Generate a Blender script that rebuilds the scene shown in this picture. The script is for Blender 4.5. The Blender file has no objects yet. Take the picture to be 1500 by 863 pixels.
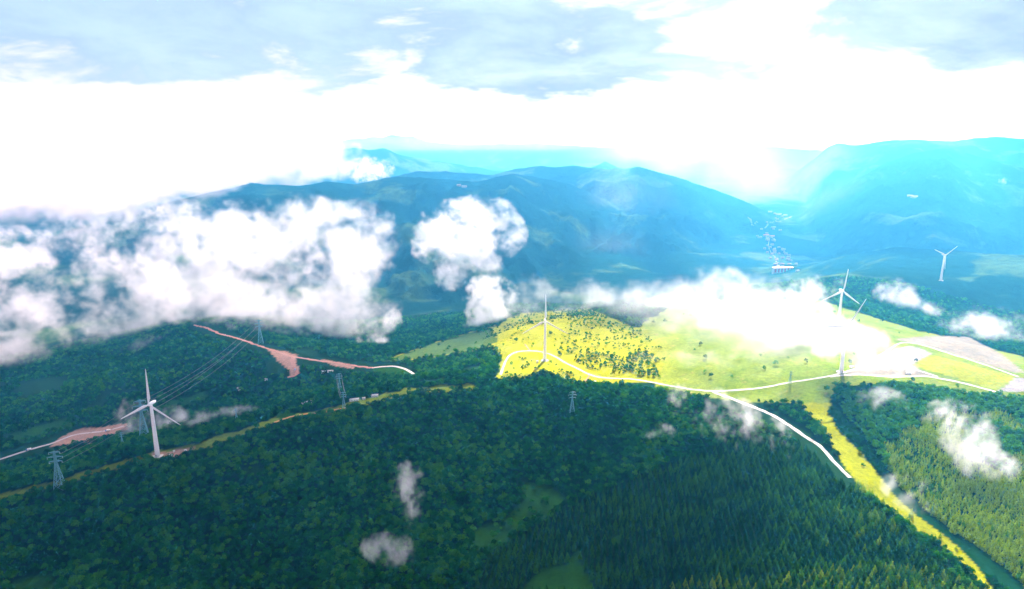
import bpy, bmesh, math, random
import numpy as np
from mathutils import Vector, Matrix

random.seed(7)
RNG = np.random.default_rng(7)
SC = bpy.context.scene
COL = SC.collection
R = math.radians

# ------------------------------------------------------------------ camera, light, exposure
CAM_Z = 700.0
PITCH = R(13.5)
FPX = 1000.0                    # focal length in pixels of the 1500 px wide photograph
cam_d = bpy.data.cameras.new('camera')
cam_d.sensor_width = 36.0
cam_d.lens = 24.0
cam_d.clip_start = 1.0
cam_d.clip_end = 200000.0
cam = bpy.data.objects.new('camera', cam_d)
COL.objects.link(cam)
cam.location = (0, 0, CAM_Z)
cam.rotation_euler = (math.pi / 2 - PITCH, 0, 0)
SC.camera = cam

SUN_AZ, SUN_EL = R(19.7), R(38)     # azimuth to the right of straight ahead
SUN_DIR = Vector((math.sin(SUN_AZ) * math.cos(SUN_EL), math.cos(SUN_AZ) * math.cos(SUN_EL), math.sin(SUN_EL)))
sl = bpy.data.lights.new('sun', 'SUN')
sl.energy = 5.0
sl.angle = R(0.5)
sl.color = (1.0, 0.97, 0.88)
sun = bpy.data.objects.new('sun', sl)
COL.objects.link(sun)
sun.rotation_euler = SUN_DIR.to_track_quat('Z', 'Y').to_euler()

SC.render.engine = 'CYCLES'
SC.view_settings.view_transform = 'Standard'
SC.view_settings.look = 'None'
SC.view_settings.exposure = 2.3
SC.view_settings.gamma = 1.0
SC.view_settings.use_curve_mapping = False
cy = SC.cycles
cy.use_denoising = True
cy.use_adaptive_sampling = True
cy.adaptive_threshold = 0.03
cy.max_bounces = 6
cy.diffuse_bounces = 2
cy.glossy_bounces = 1
cy.transmission_bounces = 2
cy.transparent_max_bounces = 64
cy.volume_bounces = 6
cy.volume_step_rate = 2.0
cy.volume_max_steps = 256
cy.sample_clamp_indirect = 6.0
cy.use_fast_gi = False
cy.caustics_reflective = False
cy.caustics_refractive = False


class NT:
    """small helper round a node tree"""
    def __init__(s, tree):
        s.t = tree
        s.n = tree.nodes
        s.l = tree.links

    def new(s, typ, **kw):
        nd = s.n.new(typ)
        for k, v in kw.items():
            setattr(nd, k, v)
        return nd

    def put(s, sock, v):
        if hasattr(v, 'is_output'):
            s.l.new(v, sock)
        elif v is not None:
            sock.default_value = v

    def math(s, op, a, b=None, c=None, clamp=False):
        nd = s.new('ShaderNodeMath', operation=op, use_clamp=clamp)
        s.put(nd.inputs[0], a)
        s.put(nd.inputs[1], b)
        s.put(nd.inputs[2], c)
        return nd.outputs[0]

    def vmath(s, op, a, b=None):
        nd = s.new('ShaderNodeVectorMath', operation=op)
        s.put(nd.inputs[0], a)
        s.put(nd.inputs[1], b)
        return nd

    def smooth(s, v, a, b, lo=0.0, hi=1.0):
        nd = s.new('ShaderNodeMapRange', interpolation_type='SMOOTHSTEP')
        s.put(nd.inputs[0], v)
        for i, q in enumerate((a, b, lo, hi)):
            s.put(nd.inputs[i + 1], q)
        return nd.outputs[0]

    def noise(s, vec, scale, detail=4.0, rough=0.55, dist=0.0):
        nd = s.new('ShaderNodeTexNoise')
        if vec is not None:
            s.put(nd.inputs['Vector'], vec)
        nd.inputs['Scale'].default_value = scale
        nd.inputs['Detail'].default_value = detail
        nd.inputs['Roughness'].default_value = rough
        nd.inputs['Distortion'].default_value = dist
        return nd.outputs[0]

    def mix(s, f, a, b):
        nd = s.new('ShaderNodeMix', data_type='RGBA')
        s.put(nd.inputs[0], f)
        s.put(nd.inputs[6], a)
        s.put(nd.inputs[7], b)
        return nd.outputs[2]


# ------------------------------------------------------------------ sky
world = bpy.data.worlds.new('World')
SC.world = world
world.use_nodes = True
w = NT(world.node_tree)
w.n.clear()
sky = w.new('ShaderNodeTexSky', sky_type='NISHITA', sun_disc=False)
sky.sun_elevation = SUN_EL
sky.sun_rotation = SUN_AZ
sky.air_density = 1.0
sky.dust_density = 0.6
tc = w.new('ShaderNodeTexCoord')
sep = w.new('ShaderNodeSeparateXYZ')
w.l.new(tc.outputs['Generated'], sep.inputs[0])
zz = w.math('ADD', w.math('MAXIMUM', sep.outputs[2], 0.0), 0.055)
comb = w.new('ShaderNodeCombineXYZ')
w.put(comb.inputs[0], w.math('DIVIDE', sep.outputs[0], zz))
w.put(comb.inputs[1], w.math('DIVIDE', sep.outputs[1], zz))
comb.inputs[2].default_value = 3.7
puff = w.vmath('MULTIPLY', tc.outputs['Generated'], (1.0, 1.0, 3.2)).outputs[0]
n_big = w.noise(puff, 5.2, 8.0, 0.58, 0.35)
n_soft = w.noise(puff, 2.6, 4.0, 0.5, 0.3)
sund = w.vmath('DOT_PRODUCT', tc.outputs['Generated'], tuple(SUN_DIR)).outputs['Value']
hor = w.vmath('DOT_PRODUCT', w.vmath('NORMALIZE', w.vmath('MULTIPLY', tc.outputs['Generated'], (1, 1, 0)).outputs[0]).outputs[0], (math.sin(SUN_AZ), math.cos(SUN_AZ), 0)).outputs['Value']
anti = w.smooth(hor, 0.25, -0.55)                              # the side of the sky away from the sun, where unseen bright clouds are added as fill
low = w.smooth(w.math('SUBTRACT', sep.outputs[2], w.math('MULTIPLY', anti, 0.25)), 0.15, 0.26, 1.0, 0.0)          # the cloudy belt; above it the sky is open and deep blue
sunside = w.smooth(hor, 0.972, 1.0)
cov = w.math('ADD', w.math('ADD', n_big, w.math('MULTIPLY', n_soft, 0.5)), w.math('ADD', w.math('MULTIPLY', sunside, 0.16), w.math('MULTIPLY', anti, 0.12)))
cum = w.math('MULTIPLY', w.smooth(cov, 0.77, 0.92), low)
veil = w.math('MULTIPLY', w.smooth(n_big, 0.30, 0.60, 0.82, 1.0), low)
# the bright gap between the cloud deck and the far hills
edge = w.math('ADD', 0.056, w.math('MULTIPLY', w.math('SUBTRACT', w.noise(puff, 4.2, 6.0, 0.62), 0.5), 0.13))
band = w.smooth(sep.outputs[2], w.math('ADD', edge, 0.009), w.math('SUBTRACT', edge, 0.006))
bg_sky = w.new('ShaderNodeBackground')
w.l.new(sky.outputs[0], bg_sky.inputs[0])
bg_sky.inputs[1].default_value = 0.05
bg_veil = w.new('ShaderNodeBackground')
bg_veil.inputs[0].default_value = (0.52, 0.72, 1.0, 1)
bg_veil.inputs[1].default_value = 0.205
bg_cum = w.new('ShaderNodeBackground')
w.put(bg_cum.inputs[0], w.mix(anti, (0.98, 0.99, 1.0, 1), (1.0, 0.98, 0.93, 1)))
w.put(bg_cum.inputs[1], w.math('ADD', w.smooth(sund, 0.55, 0.95, 0.235, 0.32), w.math('MULTIPLY', anti, 0.28)))
m1 = w.new('ShaderNodeMixShader')
w.put(m1.inputs[0], veil)
w.l.new(bg_sky.outputs[0], m1.inputs[1])
w.l.new(bg_veil.outputs[0], m1.inputs[2])
m2 = w.new('ShaderNodeMixShader')
w.put(m2.inputs[0], w.math('MAXIMUM', cum, band))
w.l.new(m1.outputs[0], m2.inputs[1])
w.l.new(bg_cum.outputs[0], m2.inputs[2])
wo = w.new('ShaderNodeOutputWorld')
w.l.new(m2.outputs[0], wo.inputs[0])

# ------------------------------------------------------------------ pixel <-> world
SP, CP = math.sin(PITCH), math.cos(PITCH)


def ray(px, py):
    u = (np.asarray(px, float) - 750.0) / FPX
    v = (np.asarray(py, float) - 431.5) / FPX
    return u, CP - v * SP, -SP - v * CP


def at_depth(px, py, Z):
    a, b, c = ray(px, py)
    return Vector((float(a * Z), float(b * Z), float(CAM_Z + c * Z)))


def project(x, y, z):
    dz = z - CAM_Z
    Z = y * CP - dz * SP
    v = (-y * SP - dz * CP)
    Zs = np.maximum(Z, 1.0)
    return 750.0 + FPX * x / Zs, 431.5 + FPX * v / Zs, Z


# ------------------------------------------------------------------ noise
_perm = np.random.default_rng(11).permutation(4096)
_grad = np.random.default_rng(12).uniform(0, 2 * np.pi, 4096)
_gx, _gy = np.cos(_grad), np.sin(_grad)


def perlin(x, y):
    xi, yi = np.floor(x).astype(np.int64), np.floor(y).astype(np.int64)
    xf, yf = x - xi, y - yi
    sx, sy = xf * xf * xf * (xf * (xf * 6 - 15) + 10), yf * yf * yf * (yf * (yf * 6 - 15) + 10)

    def g(ix, iy, dx, dy):
        h = _perm[(_perm[ix & 4095] + iy) & 4095]
        return _gx[h] * dx + _gy[h] * dy
    a = g(xi, yi, xf, yf)
    b = g(xi + 1, yi, xf - 1, yf)
    c = g(xi, yi + 1, xf, yf - 1)
    d = g(xi + 1, yi + 1, xf - 1, yf - 1)
    ab, cd = a + sx * (b - a), c + sx * (d - c)
    return (ab + sy * (cd - ab)) * 1.4


def fbm(x, y, oct=4, gain=0.5):
    s, a, f = 0.0, 1.0, 1.0
    for i in range(oct):
        s = s + a * perlin(x * f + 17.3 * i, y * f - 9.1 * i)
        a *= gain
        f *= 2.03
    return s


def ridged(x, y, oct=4, gain=0.5):
    s, a, f = 0.0, 1.0, 1.0
    for i in range(oct):
        s = s + a * (1.0 - 2.0 * np.abs(perlin(x * f + 31.7 * i, y * f + 5.3 * i)))
        a *= gain
        f *= 2.07
    return s


def sstep(x, a, b):
    t = np.clip((x - a) / (b - a), 0, 1)
    return t * t * (3 - 2 * t)


# ------------------------------------------------------------------ the height of the land
# (pixel, pixel, metres below the camera): measured points of the near hills
CTRL = [
    (0, 863, 522), (250, 863, 530), (500, 863, 528), (700, 863, 522), (850, 863, 512), (1000, 863, 496), (1200, 863, 484), (1490, 863, 486),
    (0, 790, 505), (250, 770, 508), (500, 740, 512), (650, 780, 520), (780, 740, 512), (700, 640, 486), (900, 640, 482), (400, 690, 492),
    (1000, 780, 488), (1000, 690, 476), (1150, 780, 474), (1245, 700, 455), (1240, 780, 468), (1350, 800, 476), (1500, 780, 474), (1300, 690, 456), (1400, 650, 444), (1500, 650, 446),
    (-150, 770, 500), (0, 730, 482), (100, 705, 473), (231, 668, 464), (320, 643, 462), (420, 615, 460), (520, 592, 457), (600, 573, 455), (700, 563, 455), (800, 570, 458), (900, 575, 455), (1000, 585, 450),
    (740, 520, 457), (798, 528, 455), (880, 552, 452), (800, 500, 447), (760, 482, 440), (830, 474, 432), (920, 500, 438), (960, 535, 440),
    (1000, 500, 432), (1050, 480, 425), (1100, 560, 428), (1150, 500, 420), (1232, 545, 406), (1228, 480, 415), (1180, 560, 415), (1240, 600, 428),
    (1300, 505, 420), (1350, 535, 419), (1420, 550, 419), (1480, 535, 420), (1490, 560, 421), (1400, 590, 432), (1600, 560, 425), (1350, 500, 424),
    (1400, 495, 470), (1500, 505, 490), (1450, 460, 512), (1300, 445, 478), (1378, 410, 468), (1240, 412, 472), (1500, 415, 470), (1600, 415, 470), (1300, 380, 560), (1450, 385, 545),
    (0, 690, 560), (90, 645, 562), (160, 630, 560), (0, 640, 575), (250, 620, 545), (380, 580, 535), (480, 560, 522), (560, 560, 500), (640, 540, 492), (620, 515, 520), (700, 500, 505),
    (100, 560, 610), (0, 540, 640), (200, 520, 600), (290, 478, 545), (360, 500, 525), (430, 525, 520), (500, 532, 514), (600, 545, 500), (500, 505, 570), (420, 490, 575), (560, 490, 610), (680, 470, 600),
    (300, 440, 660), (600, 430, 690), (100, 440, 660), (800, 440, 660), (950, 440, 640), (1080, 420, 640), (1145, 398, 625), (1180, 420, 600),
]
pts = []
for px, py, dr in CTRL:
    a, b, c = ray(px, py)
    t = dr / -c
    X, Y = a * t, b * t
    pts.append((math.atan2(X, Y), math.log(math.hypot(X, Y)), dr))
for th in (-0.95, -0.5, 0.0, 0.5, 0.95):
    pts.append((th, math.log(330.0), 535))
    for rr in (3600, 5200, 9900):
        pts.append((th, math.log(rr), 640))
for rr, dr in ((700, 505), (1000, 470), (1400, 560), (2200, 650)):
    pts.append((-0.95, math.log(rr), dr))
for rr, dr in ((700, 480), (1000, 440), (1400, 425), (2200, 480)):
    pts.append((0.95, math.log(rr), dr))
pts = np.array(pts)


def _tps(d2):
    return 0.5 * d2 * np.log(np.maximum(d2, 1e-12))


_n = len(pts)
_K = np.zeros((_n + 3, _n + 3))
_d2 = (pts[:, None, 0] - pts[None, :, 0]) ** 2 + (pts[:, None, 1] - pts[None, :, 1]) ** 2
_K[:_n, :_n] = _tps(_d2) + np.eye(_n) * 2e-4
_K[:_n, _n] = 1
_K[:_n, _n + 1:] = pts[:, :2]
_K[_n, :_n] = 1
_K[_n + 1:, :_n] = pts[:, :2].T
_W = np.linalg.solve(_K, np.concatenate([pts[:, 2], np.zeros(3)]))


def rbf(th, lr):
    th = np.clip(th, -0.95, 0.95)
    lr = np.clip(lr, math.log(330), math.log(9900))
    out = _W[_n] + _W[_n + 1] * th + _W[_n + 2] * lr
    for i in range(_n):
        out = out + _W[i] * _tps((th - pts[i, 0]) ** 2 + (lr - pts[i, 1]) ** 2)
    return out


# skylines of the ridges behind: (points in the photo, distance, slope towards us, slope away, relief)
RIDGES = [
    ([(120, 330), (230, 300), (300, 284), (370, 268), (440, 272), (480, 266), (520, 270), (577, 258), (634, 261), (698, 266), (749, 254), (785, 259), (836, 270), (900, 300), (960, 330), (1010, 350), (1060, 380)], 4300, 0.34, 0.30, 125),
    ([(500, 275), (614, 251), (695, 254), (722, 257), (755, 247), (794, 243), (819, 246), (841, 242), (866, 246), (917, 249), (935, 244), (977, 255), (1000, 262), (1040, 275), (1081, 290), (1110, 304), (1140, 325), (1170, 350)], 5300, 0.30, 0.32, 140),
    ([(840, 262), (866, 246), (886, 236), (913, 248), (950, 262)], 7200, 0.4, 0.4, 30),
    ([(-200, 230), (0, 235), (200, 240), (350, 238), (430, 228), (500, 219), (520, 216), (540, 220), (562, 216), (584, 226), (617, 233), (651, 237), (701, 245), (760, 256)], 9000, 0.28, 0.3, 90),
    ([(-200, 205), (100, 210), (350, 212), (500, 205), (544, 200), (574, 198), (601, 200), (641, 208), (701, 212), (769, 209), (802, 211), (853, 214), (937, 216), (1000, 215), (1101, 212), (1195, 220), (1280, 232)], 14000, 0.22, 0.3, 90),
    ([(-300, 194), (300, 192), (500, 191), (640, 197), (700, 199), (735, 196), (762, 192), (785, 195), (812, 200), (1000, 204), (1247, 206), (1403, 195), (1487, 194), (1700, 194)], 24000, 0.15, 0.2, 90),
    ([(1075, 330), (1105, 300), (1140, 272), (1195, 232), (1212, 216), (1228, 210), (1249, 214), (1286, 210), (1336, 205), (1386, 206), (1437, 203), (1500, 203), (1700, 200)], 8200, 0.20, 0.3, 120),
    ([(1150, 330), (1230, 275), (1300, 238), (1340, 224), (1386, 216), (1430, 228), (1500, 247), (1600, 268), (1750, 280)], 5600, 0.26, 0.3, 100),
]
_rid = []
for sky_pts, D, sf, sb, amp in RIDGES:
    th, el = [], []
    for px, py in sky_pts:
        a, b, c = ray(px, py)
        th.append(math.atan2(a, b))
        el.append(float(c / math.hypot(a, b)))
    _rid.append((np.array(th), np.array(el), D, sf, sb, amp))


def height(x, y):
    x = np.asarray(x, float)
    y = np.asarray(y, float)
    r = np.maximum(np.hypot(x, y), 1.0)
    th = np.arctan2(x, y)
    lr = np.log(r)
    h = CAM_Z - rbf(th, lr)
    h = h + fbm(x / 160.0, y / 160.0, 4) * 3.5
    far = sstep(r, 1500, 3000) * (1 - sstep(np.abs(th), 1.2, 1.6) * 0.5)
    h = h + far * (ridged(x / 900.0 + 3, y / 900.0 + 1, 5) * 26 - 5)
    if h.ndim and h.size > 1:
        fi = np.where(r.ravel() > 2400)[0]
        if len(fi):
            hf = h.ravel().copy()
            hf[fi] = ridges(x.ravel()[fi], y.ravel()[fi], r.ravel()[fi], th.ravel()[fi], lr.ravel()[fi], hf[fi])
            h = hf.reshape(h.shape)
        return h
    return ridges(x, y, r, th, lr, h) if float(r) > 2400 else h


def ridges(x, y, r, th, lr, h):
    for i, (t_, e_, D, sf, sb, amp) in enumerate(_rid):
        Dv = D * (1 + 0.035 * np.sin(th * 9 + i * 2.1) + 0.02 * np.sin(th * 23 + i))
        el = np.interp(th, t_, e_)
        out = np.maximum(np.maximum(t_[0] - th, th - t_[-1]), 0)
        crest = CAM_Z + el * Dv - out * D * 0.35
        crest = crest + fbm(th * 40 + i * 7, lr * 0 + i, 3) * D * 0.0012
        d = Dv - r
        flank = np.minimum(np.abs(d), 1500.0)
        rel = ridged(x / (D * 0.13) + i * 3.1, y / (D * 0.13) - i * 1.7, 5) - 0.35
        k = np.where(d > 0, sf, sb)
        hr = crest - k * np.abs(d) + amp * rel * (flank / (flank + 350.0)) * np.where(d > 0, 1.0, 0.4)
        kk = 18.0
        h = np.maximum(h, hr) + 0.25 * np.maximum(kk - np.abs(h - hr), 0) ** 2 / kk
    return h


def ground_hit(px, py, r0=500.0, r1=30000.0):
    px = np.atleast_1d(np.asarray(px, float))
    py = np.atleast_1d(np.asarray(py, float))
    a, b, c = ray(px, py)
    ts = np.geomspace(r0, r1, 420)
    lo = np.full(px.shape, r0)
    hi = np.full(px.shape, np.nan)
    done = np.zeros(px.shape, bool)
    prev = np.full(px.shape, r0)
    for t in ts:
        under = (CAM_Z + c * t) < height(a * t, b * t)
        new = under & ~done
        hi[new] = t
        lo[new] = prev[new]
        done |= new
        prev = np.full(px.shape, t)
        if done.all():
            break
    hi = np.where(done, hi, r1)
    for _ in range(22):
        m = 0.5 * (lo + hi)
        under = (CAM_Z + c * m) < height(a * m, b * m)
        hi = np.where(under, m, hi)
        lo = np.where(under, lo, m)
    X, Y = a * hi, b * hi
    return X, Y, height(X, Y)


def hit(px, py):
    X, Y, Z = ground_hit(px, py)
    return Vector((float(X[0]), float(Y[0]), float(Z[0])))


# ------------------------------------------------------------------ what covers the land (areas given by their outline)
def inside(px, py, poly):
    px, py = np.asarray(px), np.asarray(py)
    res = np.zeros(px.shape, bool)
    j = len(poly) - 1
    for i in range(len(poly)):
        xi, yi = poly[i]
        xj, yj = poly[j]
        if yi != yj:
            res ^= ((yi > py) != (yj > py)) & (px < (xj - xi) * (py - yi) / (yj - yi) + xi)
        j = i
    return res


def near_line(px, py, line, wid):
    best = np.full(np.shape(px), 1e9)
    for (x0, y0), (x1, y1) in zip(line[:-1], line[1:]):
        dx, dy = x1 - x0, y1 - y0
        t = np.clip(((px - x0) * dx + (py - y0) * dy) / (dx * dx + dy * dy), 0, 1)
        best = np.minimum(best, np.hypot(px - x0 - t * dx, py - y0 - t * dy))
    return best < wid


CREST = [(-40, 742), (0, 730), (100, 703), (180, 679), (231, 664), (290, 655), (330, 641), (410, 615), (480, 603), (520, 592), (600, 573), (690, 567)]
HILL = [(715, 505), (700, 490), (760, 460), (860, 450), (930, 480), (975, 515), (975, 560), (880, 562), (830, 560), (800, 545), (760, 556), (728, 556), (735, 520)]
PALE = [(560, 530), (600, 515), (660, 495), (720, 480), (730, 500), (700, 512), (640, 522)]
PLATEAU = [(930, 480), (1000, 440), (1200, 440), (1330, 480), (1520, 528), (1520, 582), (1440, 580), (1330, 562), (1225, 566), (1215, 590), (1180, 590), (1120, 590), (1060, 586), (960, 566)]
STRIP = [(1165, 570), (1177, 600), (1204, 625), (1217, 650), (1240, 690), (1262, 712), (1300, 742), (1345, 778), (1392, 808), (1425, 842), (1446, 872), (1462, 872), (1441, 842), (1413, 808), (1371, 775), (1337, 750), (1305, 720), (1284, 690), (1248, 650), (1220, 620), (1212, 600), (1217, 565)]
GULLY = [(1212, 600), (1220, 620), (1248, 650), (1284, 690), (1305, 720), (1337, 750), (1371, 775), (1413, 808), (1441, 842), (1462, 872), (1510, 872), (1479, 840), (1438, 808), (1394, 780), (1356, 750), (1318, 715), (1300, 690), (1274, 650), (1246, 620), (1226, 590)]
FIELD = [(1360, 520), (1372, 521), (1488, 552), (1460, 571), (1336, 535)]
GRAVEL = [(1300, 530), (1310, 512), (1334, 506), (1352, 512), (1366, 518), (1330, 536)]
YARD = [(1255, 535), (1300, 520), (1330, 534), (1372, 552), (1290, 552), (1240, 550)]
PAD = [(1461, 574), (1489, 553), (1515, 556), (1515, 573), (1480, 574)]
SCREE = [(1310, 497), (1370, 492), (1420, 494), (1470, 520), (1500, 545), (1480, 545), (1420, 526), (1360, 507)]
CLEAR = [
    [(762, 705), (800, 708), (835, 735), (800, 758), (770, 764), (735, 800), (700, 812), (690, 780), (740, 760), (765, 735)],
    [(795, 832), (850, 822), (875, 868), (760, 868)],
    [(828, 818), (850, 803), (853, 812), (836, 830)],
    [(888, 792), (905, 782), (912, 790), (900, 800)],
    [(948, 790), (966, 786), (962, 796)],
    [(1040, 738), (1058, 726), (1062, 732), (1048, 742)],
    [(350, 690), (375, 680), (390, 690), (370, 700)],
    [(20, 850), (80, 838), (85, 868), (20, 868)],
    [(695, 802), (712, 800), (715, 808), (700, 812)],
    [(403, 600), (424, 602), (440, 612), (412, 618)],
    [(438, 588), (462, 582), (464, 590), (444, 597)],
    [(545, 540), (590, 538), (606, 549), (590, 556), (550, 548)],
    [(240, 590), (300, 575), (305, 585), (250, 600)],
    [(10, 640), (100, 610), (110, 622), (30, 650)],
]
DIRT = [
    [(75, 655), (90, 640), (120, 628), (190, 619), (186, 629), (150, 640), (128, 650), (108, 648)],
    [(395, 512), (415, 514), (436, 520), (434, 532), (440, 548), (428, 552), (422, 540), (405, 528)],
    [(222, 664), (245, 660), (286, 655), (284, 660), (250, 672), (226, 674)],
    [(470, 527), (510, 533), (520, 540), (490, 536)],
]
WHITE_ROAD = [(733, 549), (737, 538), (741, 528), (749, 519), (765, 514.5), (790, 515), (812, 522), (840, 537), (860, 547), (880, 553), (930, 556), (980, 565), (1040, 573), (1100, 570), (1160, 560), (1215, 551), (1250, 542), (1275, 531), (1300, 514), (1318, 503), (1345, 504), (1400, 521), (1450, 537), (1492, 552)]
BRANCH = [(1044, 573.5), (1060, 580), (1100, 595), (1140, 613), (1180, 640), (1205, 657), (1225, 680), (1245, 700)]
FIELD_ROAD = [(1215, 552), (1245, 549), (1290, 551), (1350, 551), (1400, 559), (1462, 575)]
FIELD_EDGE = [(1318, 536), (1345, 543), (1374, 552)]
RED_ROAD = [(284, 476), (330, 491), (380, 507), (420, 520), (432, 523), (470, 529), (520, 536), (547, 539)]
GREY_ROAD = [(545, 539), (572, 536.5), (588, 539), (598, 543), (606, 548)]
FORK = [(428, 521), (430, 534), (434, 548), (421, 553)]
LEFT_ROAD = [(-60, 690), (0, 673), (40, 660), (75, 650), (110, 637), (150, 632), (182, 624)]
TRACK = [(398, 622), (415, 614), (440, 608), (480, 603), (506, 598)]
SPUR = [(864, 550), (854, 562)]
SPURB = [(776, 514), (769, 504)]
ROADS = [(WHITE_ROAD, 6), (BRANCH, 8), (FIELD_ROAD, 6), (FIELD_EDGE, 4), (RED_ROAD, 7), (GREY_ROAD, 5), (FORK, 6), (LEFT_ROAD, 8), (TRACK, 4), (SPUR, 3), (SPURB, 3)]
PLANTED = [(690, 880), (715, 815), (850, 735), (960, 690), (1090, 640), (1180, 655), (1245, 712), (1300, 760), (1450, 890)]
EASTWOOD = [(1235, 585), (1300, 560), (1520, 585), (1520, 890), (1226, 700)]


def cover(x, y, z):
    """0 wood, 1 meadow, 2 gully with shade put into its colour, 3 soil, 4 field, 5 gravel, 6 clearing darkened for its shade"""
    px, py, Z = project(x, y, z)
    wob = fbm(x / 26.0, y / 26.0, 3)
    qx, qy = px + wob * 4, py + wob * 2.2
    c = np.zeros(np.shape(px), int)
    ok = (Z > 500) & (Z < 2300)
    c[near_line(qx, qy, CREST, 4.5) & ok] = 1
    for p in (HILL, PLATEAU, STRIP, PALE):
        c[inside(qx, qy, p) & ok] = 1
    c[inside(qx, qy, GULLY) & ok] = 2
    for i, p in enumerate(CLEAR):
        c[inside(qx, qy, p) & ok] = 6
    for p in DIRT:
        c[inside(qx, qy, p) & ok] = 3
    for p in (SCREE, YARD):
        c[inside(qx, qy, p) & ok] = 7
    c[inside(px, py, FIELD) & ok] = 4
    c[inside(px, py, GRAVEL) & ok] = 5
    c[inside(px, py, PAD) & ok] = 5
    return c, px, py, Z


# ------------------------------------------------------------------ materials
def material(name):
    m = bpy.data.materials.new(name)
    m.use_nodes = True
    t = NT(m.node_tree)
    t.n.clear()
    out = t.new('ShaderNodeOutputMaterial')
    return m, t, out


def simple(name, col, rough=0.6, var=0.12, scale=0.4, metal=0.0):
    m, t, out = material(name)
    b = t.new('ShaderNodeBsdfPrincipled')
    g = t.new('ShaderNodeNewGeometry')
    n = t.noise(g.outputs['Position'], scale, 4.0)
    c0 = tuple(min(1, c * (1 - var)) for c in col) + (1,)
    c1 = tuple(min(1, c * (1 + var)) for c in col) + (1,)
    t.put(b.inputs['Base Color'], t.mix(n, c0, c1))
    b.inputs['Roughness'].default_value = rough
    b.inputs['Metallic'].default_value = metal
    t.l.new(b.outputs[0], out.inputs[0])
    return m


def leaf_material(name, dark, light, per_object=False, trans=0.52):
    m, t, out = material(name)
    if per_object:
        oi = t.new('ShaderNodeObjectInfo')
        f = oi.outputs['Random']
    else:
        at = t.new('ShaderNodeAttribute', attribute_name='tint')
        f = at.outputs['Fac']
    rp = t.new('ShaderNodeValToRGB')
    rp.color_ramp.elements[0].color = dark + (1,)
    rp.color_ramp.elements[1].color = light + (1,)
    e = rp.color_ramp.elements.new(0.6)
    e.color = tuple(dark[i] * 0.35 + light[i] * (0.22, 0.52, 0.5)[i] for i in range(3)) + (1,)
    t.put(rp.inputs[0], f)
    c = rp.outputs[0]
    d = t.new('ShaderNodeBsdfDiffuse')
    tr = t.new('ShaderNodeBsdfTranslucent')
    t.put(d.inputs[0], c)
    t.put(tr.inputs[0], c)
    mx = t.new('ShaderNodeMixShader')
    mx.inputs[0].default_value = trans
    t.l.new(d.outputs[0], mx.inputs[1])
    t.l.new(tr.outputs[0], mx.inputs[2])
    t.l.new(mx.outputs[0], out.inputs[0])
    return m


M_WHITE = simple('turbine white', (0.84, 0.84, 0.84), 0.45, 0.03, 0.2)
M_STEEL = simple('galvanised steel', (0.40, 0.46, 0.48), 0.5, 0.12, 0.3)
M_CONC = simple('concrete', (0.42, 0.41, 0.39), 0.9, 0.15, 0.5)
M_KIOSK = simple('kiosk white', (0.74, 0.74, 0.72), 0.6, 0.08, 0.6)
M_DOOR = simple('door grey', (0.22, 0.24, 0.26), 0.5)
M_ROOF = simple('pale sheet roof', (0.42, 0.41, 0.41), 0.6, 0.15, 0.2)
M_REDROOF = simple('red roof', (0.50, 0.07, 0.06), 0.7, 0.2, 0.2)
M_WALL = simple('rendered wall', (0.34, 0.31, 0.30), 0.85, 0.1, 0.2)
M_GLASS = simple('dark window glass', (0.04, 0.06, 0.08), 0.15)
M_BLUE = simple('blue paint', (0.05, 0.16, 0.45), 0.4)
M_TYRE = simple('rubber', (0.02, 0.02, 0.02), 0.9)
M_CABLE = simple('aluminium cable', (0.10, 0.12, 0.12), 0.5)
M_INSUL = simple('insulator glass', (0.25, 0.35, 0.36), 0.2)
M_BARK = simple('bark', (0.07, 0.05, 0.035), 0.95, 0.3, 1.5)
M_ROADW = simple('pale concrete road', (0.38, 0.36, 0.34), 0.9, 0.25, 0.15)
M_ROADR = simple('red earth road', (0.28, 0.125, 0.09), 0.95, 0.3, 0.12)
M_ROADG = simple('worn grey road', (0.34, 0.31, 0.33), 0.9, 0.15, 0.15)
M_TRACK = simple('orange earth track', (0.34, 0.17, 0.06), 0.95, 0.25, 0.2)

M_VWALL = simple('village wall', (0.22, 0.17, 0.165), 0.85, 0.2, 0.02)
M_VROOF = simple('village roof', (0.20, 0.16, 0.15), 0.8, 0.3, 0.02)
M_VALLEY = simple('far road', (0.13, 0.12, 0.12), 0.9, 0.1, 0.02)
# land material: the cover of each spot is a vertex colour, broken up by noise
M_LAND, t, out = material('land')
at = t.new('ShaderNodeAttribute', attribute_name='cover_colour')
g = t.new('ShaderNodeNewGeometry')
n1 = t.noise(g.outputs['Position'], 0.02, 6.0, 0.6)
n2 = t.noise(g.outputs['Position'], 0.16, 5.0, 0.65)
hsv = t.new('ShaderNodeHueSaturation')
t.put(hsv.inputs['Value'], t.math('ADD', t.math('ADD', 0.05, t.math('MULTIPLY', n1, 0.8)), t.math('MULTIPLY', n2, 1.1)))
t.l.new(at.outputs['Color'], hsv.inputs['Color'])
d = t.new('ShaderNodeBsdfDiffuse')
t.l.new(hsv.outputs[0], d.inputs[0])
bmp = t.new('ShaderNodeBump')
bmp.inputs['Strength'].default_value = 0.7
bmp.inputs['Distance'].default_value = 2.0
t.put(bmp.inputs['Height'], n2)
t.l.new(bmp.outputs[0], d.inputs['Normal'])
t.l.new(d.outputs[0], out.inputs[0])

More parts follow.
